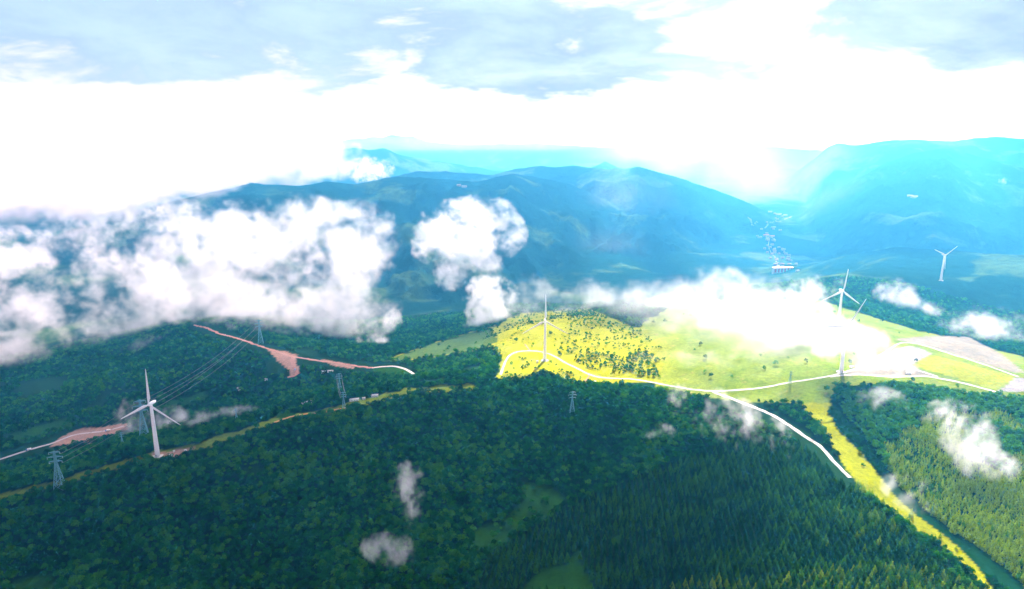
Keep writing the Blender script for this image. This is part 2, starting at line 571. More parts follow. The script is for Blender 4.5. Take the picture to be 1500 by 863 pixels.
# far hills: woods and meadows told apart by large noise
M_FAR, t, out = material('far hills')
g = t.new('ShaderNodeNewGeometry')
n1 = t.noise(g.outputs['Position'], 0.0022, 6.0, 0.6, 0.5)
n2 = t.noise(g.outputs['Position'], 0.035, 5.0, 0.7)
sepn = t.new('ShaderNodeSeparateXYZ')
t.l.new(g.outputs['Normal'], sepn.inputs[0])
mead = t.smooth(n1, 0.52, 0.62)
c = t.mix(mead, (0.005, 0.026, 0.020, 1), (0.040, 0.080, 0.026, 1))
hsv = t.new('ShaderNodeHueSaturation')
t.put(hsv.inputs['Value'], t.math('ADD', 0.15, t.math('MULTIPLY', n2, 1.7)))
t.put(hsv.inputs['Color'], c)
d = t.new('ShaderNodeBsdfDiffuse')
t.l.new(hsv.outputs[0], d.inputs[0])
bmp = t.new('ShaderNodeBump')
bmp.inputs['Strength'].default_value = 1.0
bmp.inputs['Distance'].default_value = 16.0
t.put(bmp.inputs['Height'], n2)
t.l.new(bmp.outputs[0], d.inputs['Normal'])
t.l.new(d.outputs[0], out.inputs[0])

LEAF_A, LEAF_B = (0.002, 0.034, 0.002), (0.050, 0.200, 0.002)
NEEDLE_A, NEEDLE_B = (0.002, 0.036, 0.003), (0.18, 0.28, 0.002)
M_LEAF = leaf_material('broadleaf foliage', LEAF_A, LEAF_B)
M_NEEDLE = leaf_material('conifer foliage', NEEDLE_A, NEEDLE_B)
M_LEAF1 = leaf_material('broadleaf foliage single', LEAF_A, LEAF_B, True)
M_NEEDLE1 = leaf_material('conifer foliage single', NEEDLE_A, NEEDLE_B, True)

# ------------------------------------------------------------------ mesh helpers


def mesh_np(name, V, F, mat=None, smooth=False):
    me = bpy.data.meshes.new(name)
    V = np.asarray(V, np.float32)
    F = np.asarray(F, np.int32)
    k = F.shape[1]
    me.vertices.add(len(V))
    me.vertices.foreach_set('co', V.ravel())
    me.loops.add(F.size)
    me.loops.foreach_set('vertex_index', F.ravel())
    me.polygons.add(len(F))
    me.polygons.foreach_set('loop_start', np.arange(0, F.size, k, dtype=np.int32))
    me.polygons.foreach_set('loop_total', np.full(len(F), k, np.int32))
    me.polygons.foreach_set('use_smooth', np.full(len(F), smooth, bool))
    me.update(calc_edges=True)
    if mat:
        me.materials.append(mat)
    return me


def link(name, me, parent=None, loc=None):
    o = bpy.data.objects.new(name, me)
    COL.objects.link(o)
    if parent is not None:
        o.parent = parent
    if loc is not None:
        o.location = loc
    return o


def tag(o, label=None, cat=None, group=None, kind=None):
    if label:
        o['label'] = label
    if cat:
        o['category'] = cat
    if group:
        o['group'] = group
    if kind:
        o['kind'] = kind
    return o


class MB:
    """collects simple shapes into one mesh"""
    def __init__(s):
        s.b = bmesh.new()

    def box(s, c, size, rot=None, taper=1.0):
        vs = []
        for k in (-0.5, 0.5):
            q = taper if k > 0 else 1.0
            for i, j in ((-0.5, -0.5), (0.5, -0.5), (0.5, 0.5), (-0.5, 0.5)):
                p = Vector((i * size[0] * q, j * size[1] * q, k * size[2]))
                if rot:
                    p = rot @ p
                vs.append(s.b.verts.new(p + Vector(c)))
        for f in ((3, 2, 1, 0), (4, 5, 6, 7), (0, 1, 5, 4), (1, 2, 6, 5), (2, 3, 7, 6), (3, 0, 4, 7)):
            s.b.faces.new([vs[i] for i in f])
        return s

    def tube(s, p, q, r0, r1=None, n=8, cap=True):
        p, q = Vector(p), Vector(q)
        r1 = r0 if r1 is None else r1
        rot = (q - p).to_track_quat('Z', 'Y').to_matrix()
        rings = []
        for c, r in ((p, r0), (q, r1)):
            rings.append([s.b.verts.new(c + rot @ Vector((r * math.cos(2 * math.pi * i / n), r * math.sin(2 * math.pi * i / n), 0))) for i in range(n)])
        for i in range(n):
            s.b.faces.new((rings[0][i], rings[0][(i + 1) % n], rings[1][(i + 1) % n], rings[1][i]))
        if cap:
            s.b.faces.new(rings[0][::-1])
            s.b.faces.new(rings[1])
        return s

    def loft(s, rings, cap=True):
        rs = [[s.b.verts.new(p) for p in r] for r in rings]
        n = len(rs[0])
        for a, b in zip(rs[:-1], rs[1:]):
            for i in range(n):
                s.b.faces.new((a[i], a[(i + 1) % n], b[(i + 1) % n], b[i]))
        if cap:
            s.b.faces.new(rs[0][::-1])
            s.b.faces.new(rs[-1])
        return s

    def face(s, ps):
        s.b.faces.new([s.b.verts.new(p) for p in ps])
        return s

    def done(s, name, mat, parent=None, smooth=False, bevel=0.0):
        if bevel:
            bmesh.ops.bevel(s.b, geom=s.b.edges[:], offset=bevel, segments=2, affect='EDGES', profile=0.5)
        bmesh.ops.recalc_face_normals(s.b, faces=s.b.faces[:])
        me = bpy.data.meshes.new(name)
        s.b.to_mesh(me)
        s.b.free()
        me.materials.append(mat)
        if smooth:
            me.polygons.foreach_set('use_smooth', [True] * len(me.polygons))
        return link(name, me, parent)


def empty(name, loc, rz=0.0, scale=1.0):
    o = bpy.data.objects.new(name, None)
    COL.objects.link(o)
    o.location = loc
    o.rotation_euler = (0, 0, rz)
    o.scale = (scale,) * 3
    return o


def children_of(o):
    return [c for c in COL.objects if c.parent == o]


def copy_tree(o, parent=None):
    c = o.copy()
    COL.objects.link(c)
    if parent is not None:
        c.parent = parent
    for ch in list(o.children):
        copy_tree(ch, c)
    return c


# ------------------------------------------------------------------ the land
TH = np.concatenate([np.linspace(-math.pi, -0.86, 60)[:-1], np.arange(-0.86, 0.8601, 0.0034), np.linspace(0.86, math.pi, 60)[1:]])
RR = np.concatenate([np.geomspace(8, 420, 26)[:-1], np.geomspace(420, 2300, 440)[:-1], np.geomspace(2300, 9500, 260)[:-1], np.geomspace(9500, 46000, 90)])
I1 = int(np.argmin(np.abs(RR - 2300)))
I2 = int(np.argmin(np.abs(RR - 6800)))
GX = RR[:, None] * np.sin(TH)[None]
GY = RR[:, None] * np.cos(TH)[None]
GH = height(GX, GY)
print('HIGHEST', GH.max())
GH = np.where(GH > CAM_Z - 10, CAM_Z - 10 + 12 * np.tanh((GH - CAM_Z + 10) / 40), GH)

COVER_COL = np.array([
    (0.008, 0.030, 0.010), (0.165, 0.185, 0.004), (0.004, 0.028, 0.012), (0.25, 0.145, 0.11), (0.17, 0.20, 0.02), (0.19, 0.18, 0.185), (0.014, 0.058, 0.004), (0.15, 0.138, 0.112)])  # gully and clearing entries are darkened: their shade is put into the colour


def sheet(name, i0, i1, mat, paint):
    nr, nc = i1 - i0 + 1, len(TH)
    V = np.stack([GX[i0:i1 + 1], GY[i0:i1 + 1], GH[i0:i1 + 1]], -1).reshape(-1, 3)
    a = (np.arange(nr - 1)[:, None] * nc + np.arange(nc - 1)[None]).ravel()
    F = np.stack([a, a + nc, a + nc + 1, a + 1], 1)
    me = mesh_np(name, V, F, mat, True)
    if paint:
        c, px, py, Z = cover(V[:, 0], V[:, 1], V[:, 2])
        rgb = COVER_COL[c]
        # meadows differ: dull green on the shaded crest, yellow on the hill
        kw = np.zeros(len(V))
        jr = np.random.default_rng(3)
        wv = fbm(V[:, 0] / 50, V[:, 1] / 50, 4) * 16
        for q in range(14):
            kw += inside(px + jr.normal(0, 26) + wv, py + jr.normal(0, 8) + wv * 0.4, HILL) / 14.0
        kw = (kw * (c == 1))[:, None]
        pn = np.clip(fbm(V[:, 0] / 60, V[:, 1] / 60, 4) + 0.4, 0, 1)[:, None]
        plat = ((c == 1) & (inside(px, py, PLATEAU) | inside(px, py, HILL)))[:, None]
        rgb = np.where(plat, (1 - pn) * np.array([0.125, 0.17, 0.025]) + pn * np.array([0.09, 0.14, 0.012]), rgb)
        rgb = np.where(plat, rgb * (1 - kw) + kw * np.array([0.22, 0.235, 0.001]), rgb)
        soil = np.clip(fbm(V[:, 0] / 18 + 7, V[:, 1] / 18, 3) - 0.55, 0, 1)[:, None] * plat
        rgb = rgb * (1 - soil) + soil * np.array([0.30, 0.22, 0.12])
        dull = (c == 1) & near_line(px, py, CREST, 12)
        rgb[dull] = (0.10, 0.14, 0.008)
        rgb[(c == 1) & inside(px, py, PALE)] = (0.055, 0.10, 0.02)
        at = me.attributes.new('cover_colour', 'FLOAT_COLOR', 'POINT')
        at.data.foreach_set('color', np.concatenate([rgb, np.ones((len(rgb), 1))], 1).astype(np.float32).ravel())
    return tag(link(name, me), None, None, None, 'structure')


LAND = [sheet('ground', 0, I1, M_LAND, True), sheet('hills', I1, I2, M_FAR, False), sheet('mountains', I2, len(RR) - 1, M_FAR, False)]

# ------------------------------------------------------------------ roads


def drape(line, step=4.0):
    X, Y, Z = ground_hit([p[0] for p in line], [p[1] for p in line])
    P = np.stack([X, Y], 1)
    # Catmull-Rom through the points
    out = []
    for i in range(len(P) - 1):
        p0, p1, p2, p3 = P[max(i - 1, 0)], P[i], P[i + 1], P[min(i + 2, len(P) - 1)]
        n = max(2, int(np.hypot(*(p2 - p1)) / step))
        for k in range(n):
            u = k / n
            out.append(0.5 * ((2 * p1) + (-p0 + p2) * u + (2 * p0 - 5 * p1 + 4 * p2 - p3) * u * u + (-p0 + 3 * p1 - 3 * p2 + p3) * u ** 3))
    out.append(P[-1])
    return np.array(out)


def road(name, line, width, mat, label, rag=0.0):
    P = drape(line)
    T = np.gradient(P, axis=0)
    T /= np.maximum(np.linalg.norm(T, axis=1, keepdims=True), 1e-6)
    N = np.stack([T[:, 1], -T[:, 0]], 1)
    cols = 5
    V = []
    wl = width * (0.5 + rag * fbm(P[:, 0] / 14, P[:, 1] / 14, 3))
    wr = width * (0.5 + rag * fbm(P[:, 0] / 14 + 40, P[:, 1] / 14, 3))
    for k in range(cols):
        u = k / (cols - 1)
        off = -wl * (1 - u) + wr * u
        q = P + N * off[:, None]
        z = height(q[:, 0], q[:, 1]) + (0.45 if 0 < k < cols - 1 else -0.6)
        V.append(np.stack([q[:, 0], q[:, 1], z], 1))
    V = np.stack(V, 1).reshape(-1, 3)
    a = (np.arange(len(P) - 1)[:, None] * cols + np.arange(cols - 1)[None]).ravel()
    F = np.stack([a, a + cols, a + cols + 1, a + 1], 1)
    return tag(link(name, mesh_np(name, V, F, mat, True)), label, None, None, 'structure')


road('road', WHITE_ROAD, 6.0, M_ROADW, 'pale road winding along the sunlit ridge past the turbines', 0.14)
road('road', BRANCH, 7.5, M_ROADW, 'pale branch road running down through the trees and ending abruptly', 0.14)
road('road', FIELD_ROAD, 7, M_ROADW, 'pale road along the near edge of the yellow field', 0.14)
road('road', FIELD_EDGE, 5, M_ROADW, 'short pale lane at the corner of the yellow field')
road('road', RED_ROAD, 11, M_ROADR, 'red earth road cut through the dark forest', 0.35)
road('road', GREY_ROAD, 9, M_ROADW, 'pale road curving out of the red earth cutting')
road('road', FORK, 12, M_ROADR, 'red earth fork leading down from the junction', 0.4)
road('road', LEFT_ROAD, 9, M_ROADG, 'grey road crossing the red earth slope in the valley')
road('path', TRACK, 7, M_TRACK, 'orange earth track on the shaded crest', 0.3)
road('path', SPUR, 5, M_ROADR, 'short reddish spur below the ridge road')
road('path', SPURB, 5, M_ROADR, 'short reddish spur above the ridge road')
road('road', [(1096, 318), (1106, 328), (1130, 326), (1160, 317)], 12, M_VALLEY, 'pale valley road far below the mountain')
road('road', [(1128, 345), (1126, 362), (1136, 380), (1140, 392)], 7, M_VALLEY, 'pale lane through the valley village')

# ------------------------------------------------------------------ trees


def ico(sub):
    b = bmesh.new()
    bmesh.ops.create_icosphere(b, subdivisions=sub, radius=1.0)
    V = np.array([v.co[:] for v in b.verts])
    F = np.array([[v.index for v in f.verts] for f in b.faces])
    b.free()
    return V, F


def join(parts):
    V, F, o = [], [], 0
    for v, f in parts:
        V.append(v)
        F.append(f + o)
        o += len(v)
    return np.concatenate(V), np.concatenate(F)


def cards(P, N, size, rg):
    """small leaf-clump triangles at P, facing roughly along N"""
    N = N + rg.normal(0, 0.45, N.shape)
    N /= np.linalg.norm(N, axis=1, keepdims=True)
    A = np.cross(N, rg.normal(size=N.shape))
    A /= np.linalg.norm(A, axis=1, keepdims=True)
    B = np.cross(N, A)
    s = (size * rg.uniform(0.7, 1.3, len(P)))[:, None]
    V = np.stack([P - A * s, P + A * s * 0.6 + B * s * 0.85, P + A * s * 0.55 - B * s * 0.85], 1).reshape(-1, 3)
    return V, np.arange(len(V)).reshape(-1, 3)


def broadleaf(seed, lod):
    """crown of unit radius, about 1.9 high, made of leaf clumps on a few boughs; base of the trunk at z = 0"""
    rg = np.random.default_rng(seed)
    lumps = (6, 5, 4)[lod]
    per = (19, 9, 5)[lod]
    sz = (0.25, 0.36, 0.48)[lod]
    P, N = [], []
    for k in range(lumps):
        ang = 2 * math.pi * k / max(lumps - 1, 1) + rg.uniform(-0.4, 0.4)
        rad = rg.uniform(0.42, 0.62) if k else 0.05
        s = rg.uniform(0.36, 0.56) if k else 0.6
        c = np.array([rad * math.cos(ang), rad * math.sin(ang), rg.uniform(0.7, 1.25) if k else 1.4])
        q = rg.normal(size=(per, 3))
        q /= np.linalg.norm(q, axis=1, keepdims=True)
        q[:, 2] = np.where(q[:, 2] < -0.35, -q[:, 2], q[:, 2])
        P.append(c + q * s * rg.uniform(0.75, 1.1, (per, 1)) * [1, 1, 0.85])
        N.append(q * 0.7 + [0, 0, 0.75])
    return cards(np.concatenate(P), np.concatenate(N), np.full(lumps * per, sz), rg)


def conifer(seed, lod):
    """unit height conifer crown: whorls of drooping boughs that shorten upwards"""
    rg = np.random.default_rng(seed)
    tiers = (9, 6, 4)[lod]
    P, N, S = [], [], []
    for k in range(tiers):
        u = k / (tiers - 1)
        z = 0.14 + 0.78 * u
        r = 0.27 * (1 - u) + 0.02
        n = max(3, int((10, 8, 6)[lod] * (1 - 0.55 * u)))
        a = np.arange(n) / n * 2 * math.pi + rg.uniform(0, 6)
        rr = r * rg.uniform(0.55, 1.0, n)
        P.append(np.stack([rr * np.cos(a), rr * np.sin(a), z + rg.uniform(-0.03, 0.03, n)], 1))
        N.append(np.stack([np.cos(a) * 0.55, np.sin(a) * 0.55, np.full(n, 0.85)], 1))
        S.append(np.full(n, (0.10, 0.13, 0.17)[lod] * (1.15 - 0.6 * u)))
    P.append(np.array([[0, 0, 0.93]]))
    N.append(np.array([[0.9, 0.2, 0.1]]))
    S.append(np.array([0.07]))
    return cards(np.concatenate(P), np.concatenate(N), np.concatenate(S), rg)


BROAD = [[broadleaf(100 + 10 * l + k, l) for k in range(6)] for l in range(3)]
CONIF = [[conifer(200 + 10 * l + k, l) for k in range(5)] for l in range(3)]


def ground_z(x, y):
    r, th = np.hypot(x, y), np.arctan2(x, y)
    j = np.clip(np.searchsorted(RR, r) - 1, 0, len(RR) - 2)
    i = np.clip(np.searchsorted(TH, th) - 1, 0, len(TH) - 2)
    u = (r - RR[j]) / (RR[j + 1] - RR[j])
    v = (th - TH[i]) / (TH[i + 1] - TH[i])
    return (GH[j, i] * (1 - u) + GH[j + 1, i] * u) * (1 - v) + (GH[j, i + 1] * (1 - u) + GH[j + 1, i + 1] * u) * v


def scatter():
    out = []
    # broadleaf wood on a jittered lattice that coarsens with distance
    for r0, r1, sp in ((640, 1350, 5.7), (1350, 2350, 8.2)):
        xs = np.arange(-r1 * 0.82, r1 * 0.82, sp)
        ys = np.arange(r0 * 0.72, r1, sp * 0.9)
        X, Y = np.meshgrid(xs, ys)
        X, Y = X.ravel(), Y.ravel()
        X = X + RNG.uniform(-0.45, 0.45, X.shape) * sp
        Y = Y + RNG.uniform(-0.45, 0.45, Y.shape) * sp
        r = np.hypot(X, Y)
        m = (r >= r0) & (r < r1)
        X, Y = X[m], Y[m]
        Zh = ground_z(X, Y)
        px, py, Z = project(X, Y, Zh)
        m = (px > -70) & (px < 1570) & (py < 960) & (Z > 0)
        out.append(np.stack([X[m], Y[m], Zh[m], np.zeros(m.sum())], 1))
    # planted rows
    for poly, ang, sp, sr in ((PLANTED, R(-7), 3.9, 7.4), (EASTWOOD, R(24), 4.2, 5.4)):
        u = np.arange(-1400, 1400, sp)
        v = np.arange(-1400, 1400, sr)
        U, V = np.meshgrid(u, v)
        U = U.ravel() + RNG.uniform(-1.0, 1.0, U.size)
        V = V.ravel() + RNG.uniform(-0.7, 0.7, V.size)
        X = V * math.cos(ang) - U * math.sin(ang)
        Y = V * math.sin(ang) + U * math.cos(ang) + 900
        m = (Y > 350) & (Y < 1500) & (np.abs(X) < 1100)
        X, Y = X[m], Y[m]
        Zh = ground_z(X, Y)
        px, py, Z = project(X, Y, Zh)
        m = inside(px, py, poly) & (px < 1570) & (py < 930)
        out.append(np.stack([X[m], Y[m], Zh[m], np.ones(m.sum())], 1))
    return np.concatenate(out)


T = scatter()
c, px, py, Z = cover(T[:, 0], T[:, 1], T[:, 2])
in_pl = inside(px, py, PLANTED)
in_ew = inside(px, py, EASTWOOD)
keep = np.ones(len(T), bool)
keep &= ~((T[:, 3] == 0) & in_pl)
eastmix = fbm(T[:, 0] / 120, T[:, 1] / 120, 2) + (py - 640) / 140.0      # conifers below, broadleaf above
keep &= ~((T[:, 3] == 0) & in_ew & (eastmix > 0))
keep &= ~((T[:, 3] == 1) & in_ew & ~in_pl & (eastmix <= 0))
open_ = np.isin(c, (1, 2, 3, 4, 5, 6, 7))
hillbush = inside(px, py, HILL) & (c == 1) & (RNG.random(len(T)) < np.where(px > 830, 0.7, 0.3)) & (fbm(T[:, 0] / 45, T[:, 1] / 45, 3) > np.where(px > 830, -0.2, 0.0)) & (py < 556)
strag = ((c == 1) & (RNG.random(len(T)) < 0.012)) | ((c == 6) & (T[:, 3] == 0) & (RNG.random(len(T)) < 0.22) & (fbm(T[:, 0] / 30, T[:, 1] / 30, 2) > 0))
shade_scrub = (c == 2) & (T[:, 3] == 0) & (RNG.random(len(T)) < 0.8)  # bushes added in the gully to stand for its shade
keep &= (~open_) | hillbush | strag | shade_scrub
for ln, wd in ROADS:
    keep &= ~near_line(px, py, ln, wd)
    if ln in (BRANCH, WHITE_ROAD, RED_ROAD, GREY_ROAD, LEFT_ROAD):
        keep &= ~near_line(px, py, [(q[0], q[1] + (9 if ln is BRANCH else 4)) for q in ln], wd)
# clearings of their own among the valley woods
lane = fbm(T[:, 0] / 210 + 5, T[:, 1] / 210, 3)
keep &= ~((Z > 1150) & (Z < 1750) & (px < 760) & (lane > 0.42))
keep &= RNG.random(len(T)) > 0.04
for bx, by, br in ((231, 668, 9), (798, 528, 8), (1232, 545, 9), (1228, 482, 6), (88, 715, 5)):
    keep &= np.hypot(px - bx, py - by) > br
small = (hillbush | shade_scrub)[keep]
lowly = shade_scrub[keep]
T, px, py, Z = T[keep], px[keep], py[keep], Z[keep]
kind = T[:, 3].astype(int)
size = np.where(kind == 0, RNG.uniform(2.3, 5.4, len(T)), RNG.uniform(8.0, 12.5, len(T)))
size = np.where((kind == 1) & inside(px, py, EASTWOOD), size * 0.78, size)
size *= 0.85 + 0.3 * np.clip(fbm(T[:, 0] / 60, T[:, 1] / 60, 2) + 0.5, 0, 1)
size[small] *= RNG.uniform(0.4, 0.75, small.sum())
rot = RNG.uniform(0, 2 * math.pi, len(T))
tint = np.clip(0.42 + 0.40 * fbm(T[:, 0] / 60, T[:, 1] / 60, 3) + 0.30 * fbm(T[:, 0] / 260 + 3, T[:, 1] / 260, 2) + RNG.normal(0, 0.30, len(T)) + 0.70 * inside(px, py, EASTWOOD), 0, 1)  # east wood tinted lighter, its sunlight put into the colour
tint = np.where((kind == 1) & inside(px, py, PLANTED), tint * np.interp(px + 0.6 * (py - 800), [1050, 1290], [0.5, 0.85]), tint)  # planted rows tinted lighter to the right, sunlight put into the colour
tint[lowly] *= 0.15  # gully bushes darkened, shade put into their tint
tall = RNG.uniform(0.85, 1.25, len(T))
print('TREES', len(T), (kind == 0).sum(), (kind == 1).sum())

# the 300 of each kind that stand nearest, inside the frame, are things of their own
vis = (px > 4) & (px < 1496) & (py < 868) & (py > 600)
solo = np.zeros(len(T), bool)
for k in (0, 1):
    idx = np.where(vis & (kind == k))[0]
    solo[idx[np.argsort(Z[idx])[:290]]] = True

LODR = (1150, 1500)
V_all, F_all, A_all, M_all, off = [], [], [], [], 0
for k, tem in ((0, BROAD), (1, CONIF)):
    lod = np.digitize(Z, LODR)
    var = RNG.integers(0, 1000, len(T))
    for l in range(3):
        for q, (tv, tf) in enumerate(tem[l]):
            sel = np.where((kind == k) & (lod == l) & (var % len(tem[l]) == q) & ~solo)[0]
            if not len(sel):
                continue
            c_, s_ = np.cos(rot[sel])[:, None], np.sin(rot[sel])[:, None]
            sz = size[sel][:, None]
            vx = (tv[None, :, 0] * c_ - tv[None, :, 1] * s_) * sz + T[sel, 0][:, None]
            vy = (tv[None, :, 0] * s_ + tv[None, :, 1] * c_) * sz + T[sel, 1][:, None]
            vz = tv[None, :, 2] * sz * tall[sel][:, None] + T[sel, 2][:, None] - 0.3
            V_all.append(np.stack([vx, vy, vz], -1).reshape(-1, 3))
            F_all.append((tf[None] + (np.arange(len(sel)) * len(tv))[:, None, None] + off).reshape(-1, 3))
            A_all.append(np.repeat(tint[sel], len(tv)))
            M_all.append(np.full(len(sel) * len(tf), k, np.int32))
            off += len(sel) * len(tv)
me = mesh_np('forest', np.concatenate(V_all), np.concatenate(F_all), None, False)
me.materials.append(M_LEAF)
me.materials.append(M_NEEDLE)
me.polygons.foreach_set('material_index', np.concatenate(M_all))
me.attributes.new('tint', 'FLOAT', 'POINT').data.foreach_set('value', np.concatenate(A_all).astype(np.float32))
print('FOREST TRIS', len(me.polygons))
tag(link('forest', me), 'dense green forest covering the slopes and valleys', None, None, 'stuff')
del V_all, F_all, A_all, M_all

trunk_b = MB().tube((0, 0, -0.15), (0.03, 0.02, 0.6), 0.075, 0.055, 7, False).tube((0.03, 0.02, 0.6), (0, 0, 1.3), 0.055, 0.025, 7, True).tube((0.03, 0.02, 0.6), (0.4, 0.1, 1.1), 0.04, 0.015, 6).tube((0.03, 0.02, 0.65), (-0.35, 0.2, 1.15), 0.04, 0.015, 6)
trunk_c = MB().tube((0, 0, -0.02), (0, 0, 0.5), 0.022, 0.014, 7, False).tube((0, 0, 0.5), (0, 0, 0.96), 0.014, 0.003, 7)


def mesh_of(mb, name, mat):
    o = mb.done(name, mat)
    me = o.data
    bpy.data.objects.remove(o)
    return me


ME_TB = mesh_of(trunk_b, 'trunk', M_BARK)
ME_TC = mesh_of(trunk_c, 'trunk', M_BARK)
ME_B = [mesh_np('crown', v, f, M_LEAF1) for v, f in BROAD[0]]
ME_C = [mesh_np('crown', v, f, M_NEEDLE1) for v, f in CONIF[0]]
for i in np.where(solo)[0]:
    k = kind[i]
    nm = ('broadleaf_tree', 'conifer_tree')[k]
    root = empty(nm, (T[i, 0], T[i, 1], T[i, 2] - 0.3), rot[i])
    s = size[i]
    root.scale = (s, s, s * tall[i])
    link('trunk', (ME_TB, ME_TC)[k], root)
    link('crown', (ME_B, ME_C)[k][int(i) % (6, 5)[k]], root)
    if k == 0:
        tag(root, 'dark green round-crowned broadleaf tree in the shaded wood at the bottom', 'tree', 'broadleaf trees in the nearest wood')
    else:
        tag(root, 'slender pointed green conifer standing in the planted rows nearest the viewer', 'tree', 'conifers in the nearest planted rows')

# ------------------------------------------------------------------ wind turbines


def turbine(base, hub_h, blade, phase, yaw, label):
    root = empty('wind_turbine', base, yaw)
    k = hub_h / 80.0
    rb, rt = 3.3 * k, 1.9 * k
    MB().tube((0, 0, -3), (0, 0, 0.5), 8 * k, 7.4 * k, 20).done('foundation', M_CONC, root)
    n = 24
    rings = []
    for i in range(9):
        u = i / 8
        r = rb + (rt - rb) * u
        rings.append([(r * math.cos(2 * math.pi * j / n), r * math.sin(2 * math.pi * j / n), 0.5 + (hub_h - 2.4 * k) * u) for j in range(n)])
    tw = MB().loft(rings).done('tower', M_WHITE, root, True)
    MB().box((0, -rb - 0.02, 2.2), (1.4, 0.5, 2.6)).done('door', M_DOOR, tw)
    # nacelle: a rounded box tapering to the rear
    rings = []
    for y, w_, h_ in ((-2.6, 2.6, 2.6), (-2.0, 3.8, 3.9), (2, 4.2, 4.4), (7, 3.9, 4.1), (9.5, 2.8, 3.0)):
        rg_ = []
        for j in range(16):
            a = 2 * math.pi * j / 16
            cx, sx = math.cos(a), math.sin(a)
            f = 1.0 / max(abs(cx), abs(sx)) ** 0.55
            rg_.append((w_ / 2 * cx * f * k, y * k, hub_h + h_ / 2 * sx * f * k))
        rings.append(rg_)
    MB().loft(rings).done('nacelle', M_WHITE, root, True)
    rotor_z = hub_h
    hub = MB()
    rings = []
    for y, r in ((-2.7, 1.9), (-4.2, 2.1), (-5.4, 1.6), (-6.2, 0.7), (-6.5, 0.1)):
        rings.append([(r * k * math.cos(2 * math.pi * j / 16), y * k, rotor_z + r * k * math.sin(2 * math.pi * j / 16)) for j in range(16)])
    hub.loft(rings).done('hub', M_WHITE, root, True)
    for b in range(3):
        a = phase + b * 2 * math.pi / 3
        rings = []
        for u, ch, th_ in ((0.0, 1.9, 1.8), (0.06, 2.0, 1.7), (0.16, 3.9, 1.0), (0.3, 3.4, 0.7), (0.55, 2.5, 0.45), (0.8, 1.7, 0.28), (0.95, 1.1, 0.18), (1.0, 0.35, 0.08)):
            L = (1.2 * k + u * blade)
            tw_ = R(16) * (1 - u)
            rg_ = []
            for j in range(10):
                q = 2 * math.pi * j / 10
                cx = ch * 1.1 / 2 * k * (math.cos(q) + (0.3 if u > 0.1 else 0))
                cyy = th_ / 2 * k * math.sin(q)
                X = cx * math.cos(tw_) - cyy * math.sin(tw_)
                Yv = cx * math.sin(tw_) + cyy * math.cos(tw_)
                # radial axis L in the rotor plane (x right, z up)
                rg_.append((L * math.sin(a) + X * math.cos(a), -4.2 * k + Yv, rotor_z + L * math.cos(a) - X * math.sin(a)))
            rings.append(rg_)
        MB().loft(rings).done('blade', M_WHITE, root, True)
    return tag(root, label, 'wind turbine', 'white wind turbines on the ridge')


def depth_of(p):
    return p.y * CP - (p.z - CAM_Z) * SP


def place_turbine(px, py, hub_px, blade_px, ph, label, yaw=0.0, bp=None):
    p = bp if bp is not None else hit(px, py)
    Zd = depth_of(p)
    e = math.atan2(CAM_Z - p.z, p.y)
    hh = hub_px * Zd / FPX / (CP - 0.0)
    return turbine(p, hh, blade_px * Zd / FPX, ph, yaw, label)


place_turbine(231, 668, 80, 53, R(2), 'tall white wind turbine beside kiosks on the dark grassy crest above the forest', R(-8))
place_turbine(798, 528, 59, 38, R(0), 'white wind turbine beside the curving pale road on the yellow bushy hill', R(0))
place_turbine(1232, 545, 69, 45, R(29), 'white wind turbine by the pale road whose rotor is hidden in bright cloud', R(4))
place_turbine(1227, 484, 58, 32, R(6), 'white wind turbine rising out of the bright cloud, its rotor clear above it', R(4))
place_turbine(1378, 411, 37, 21, R(54), 'small distant white wind turbine alone on the hazy blue spur', R(10))

# ------------------------------------------------------------------ pylons
M_PYL = simple('pylon steel', (0.10, 0.30, 0.36), 0.5, 0.15, 0.3)


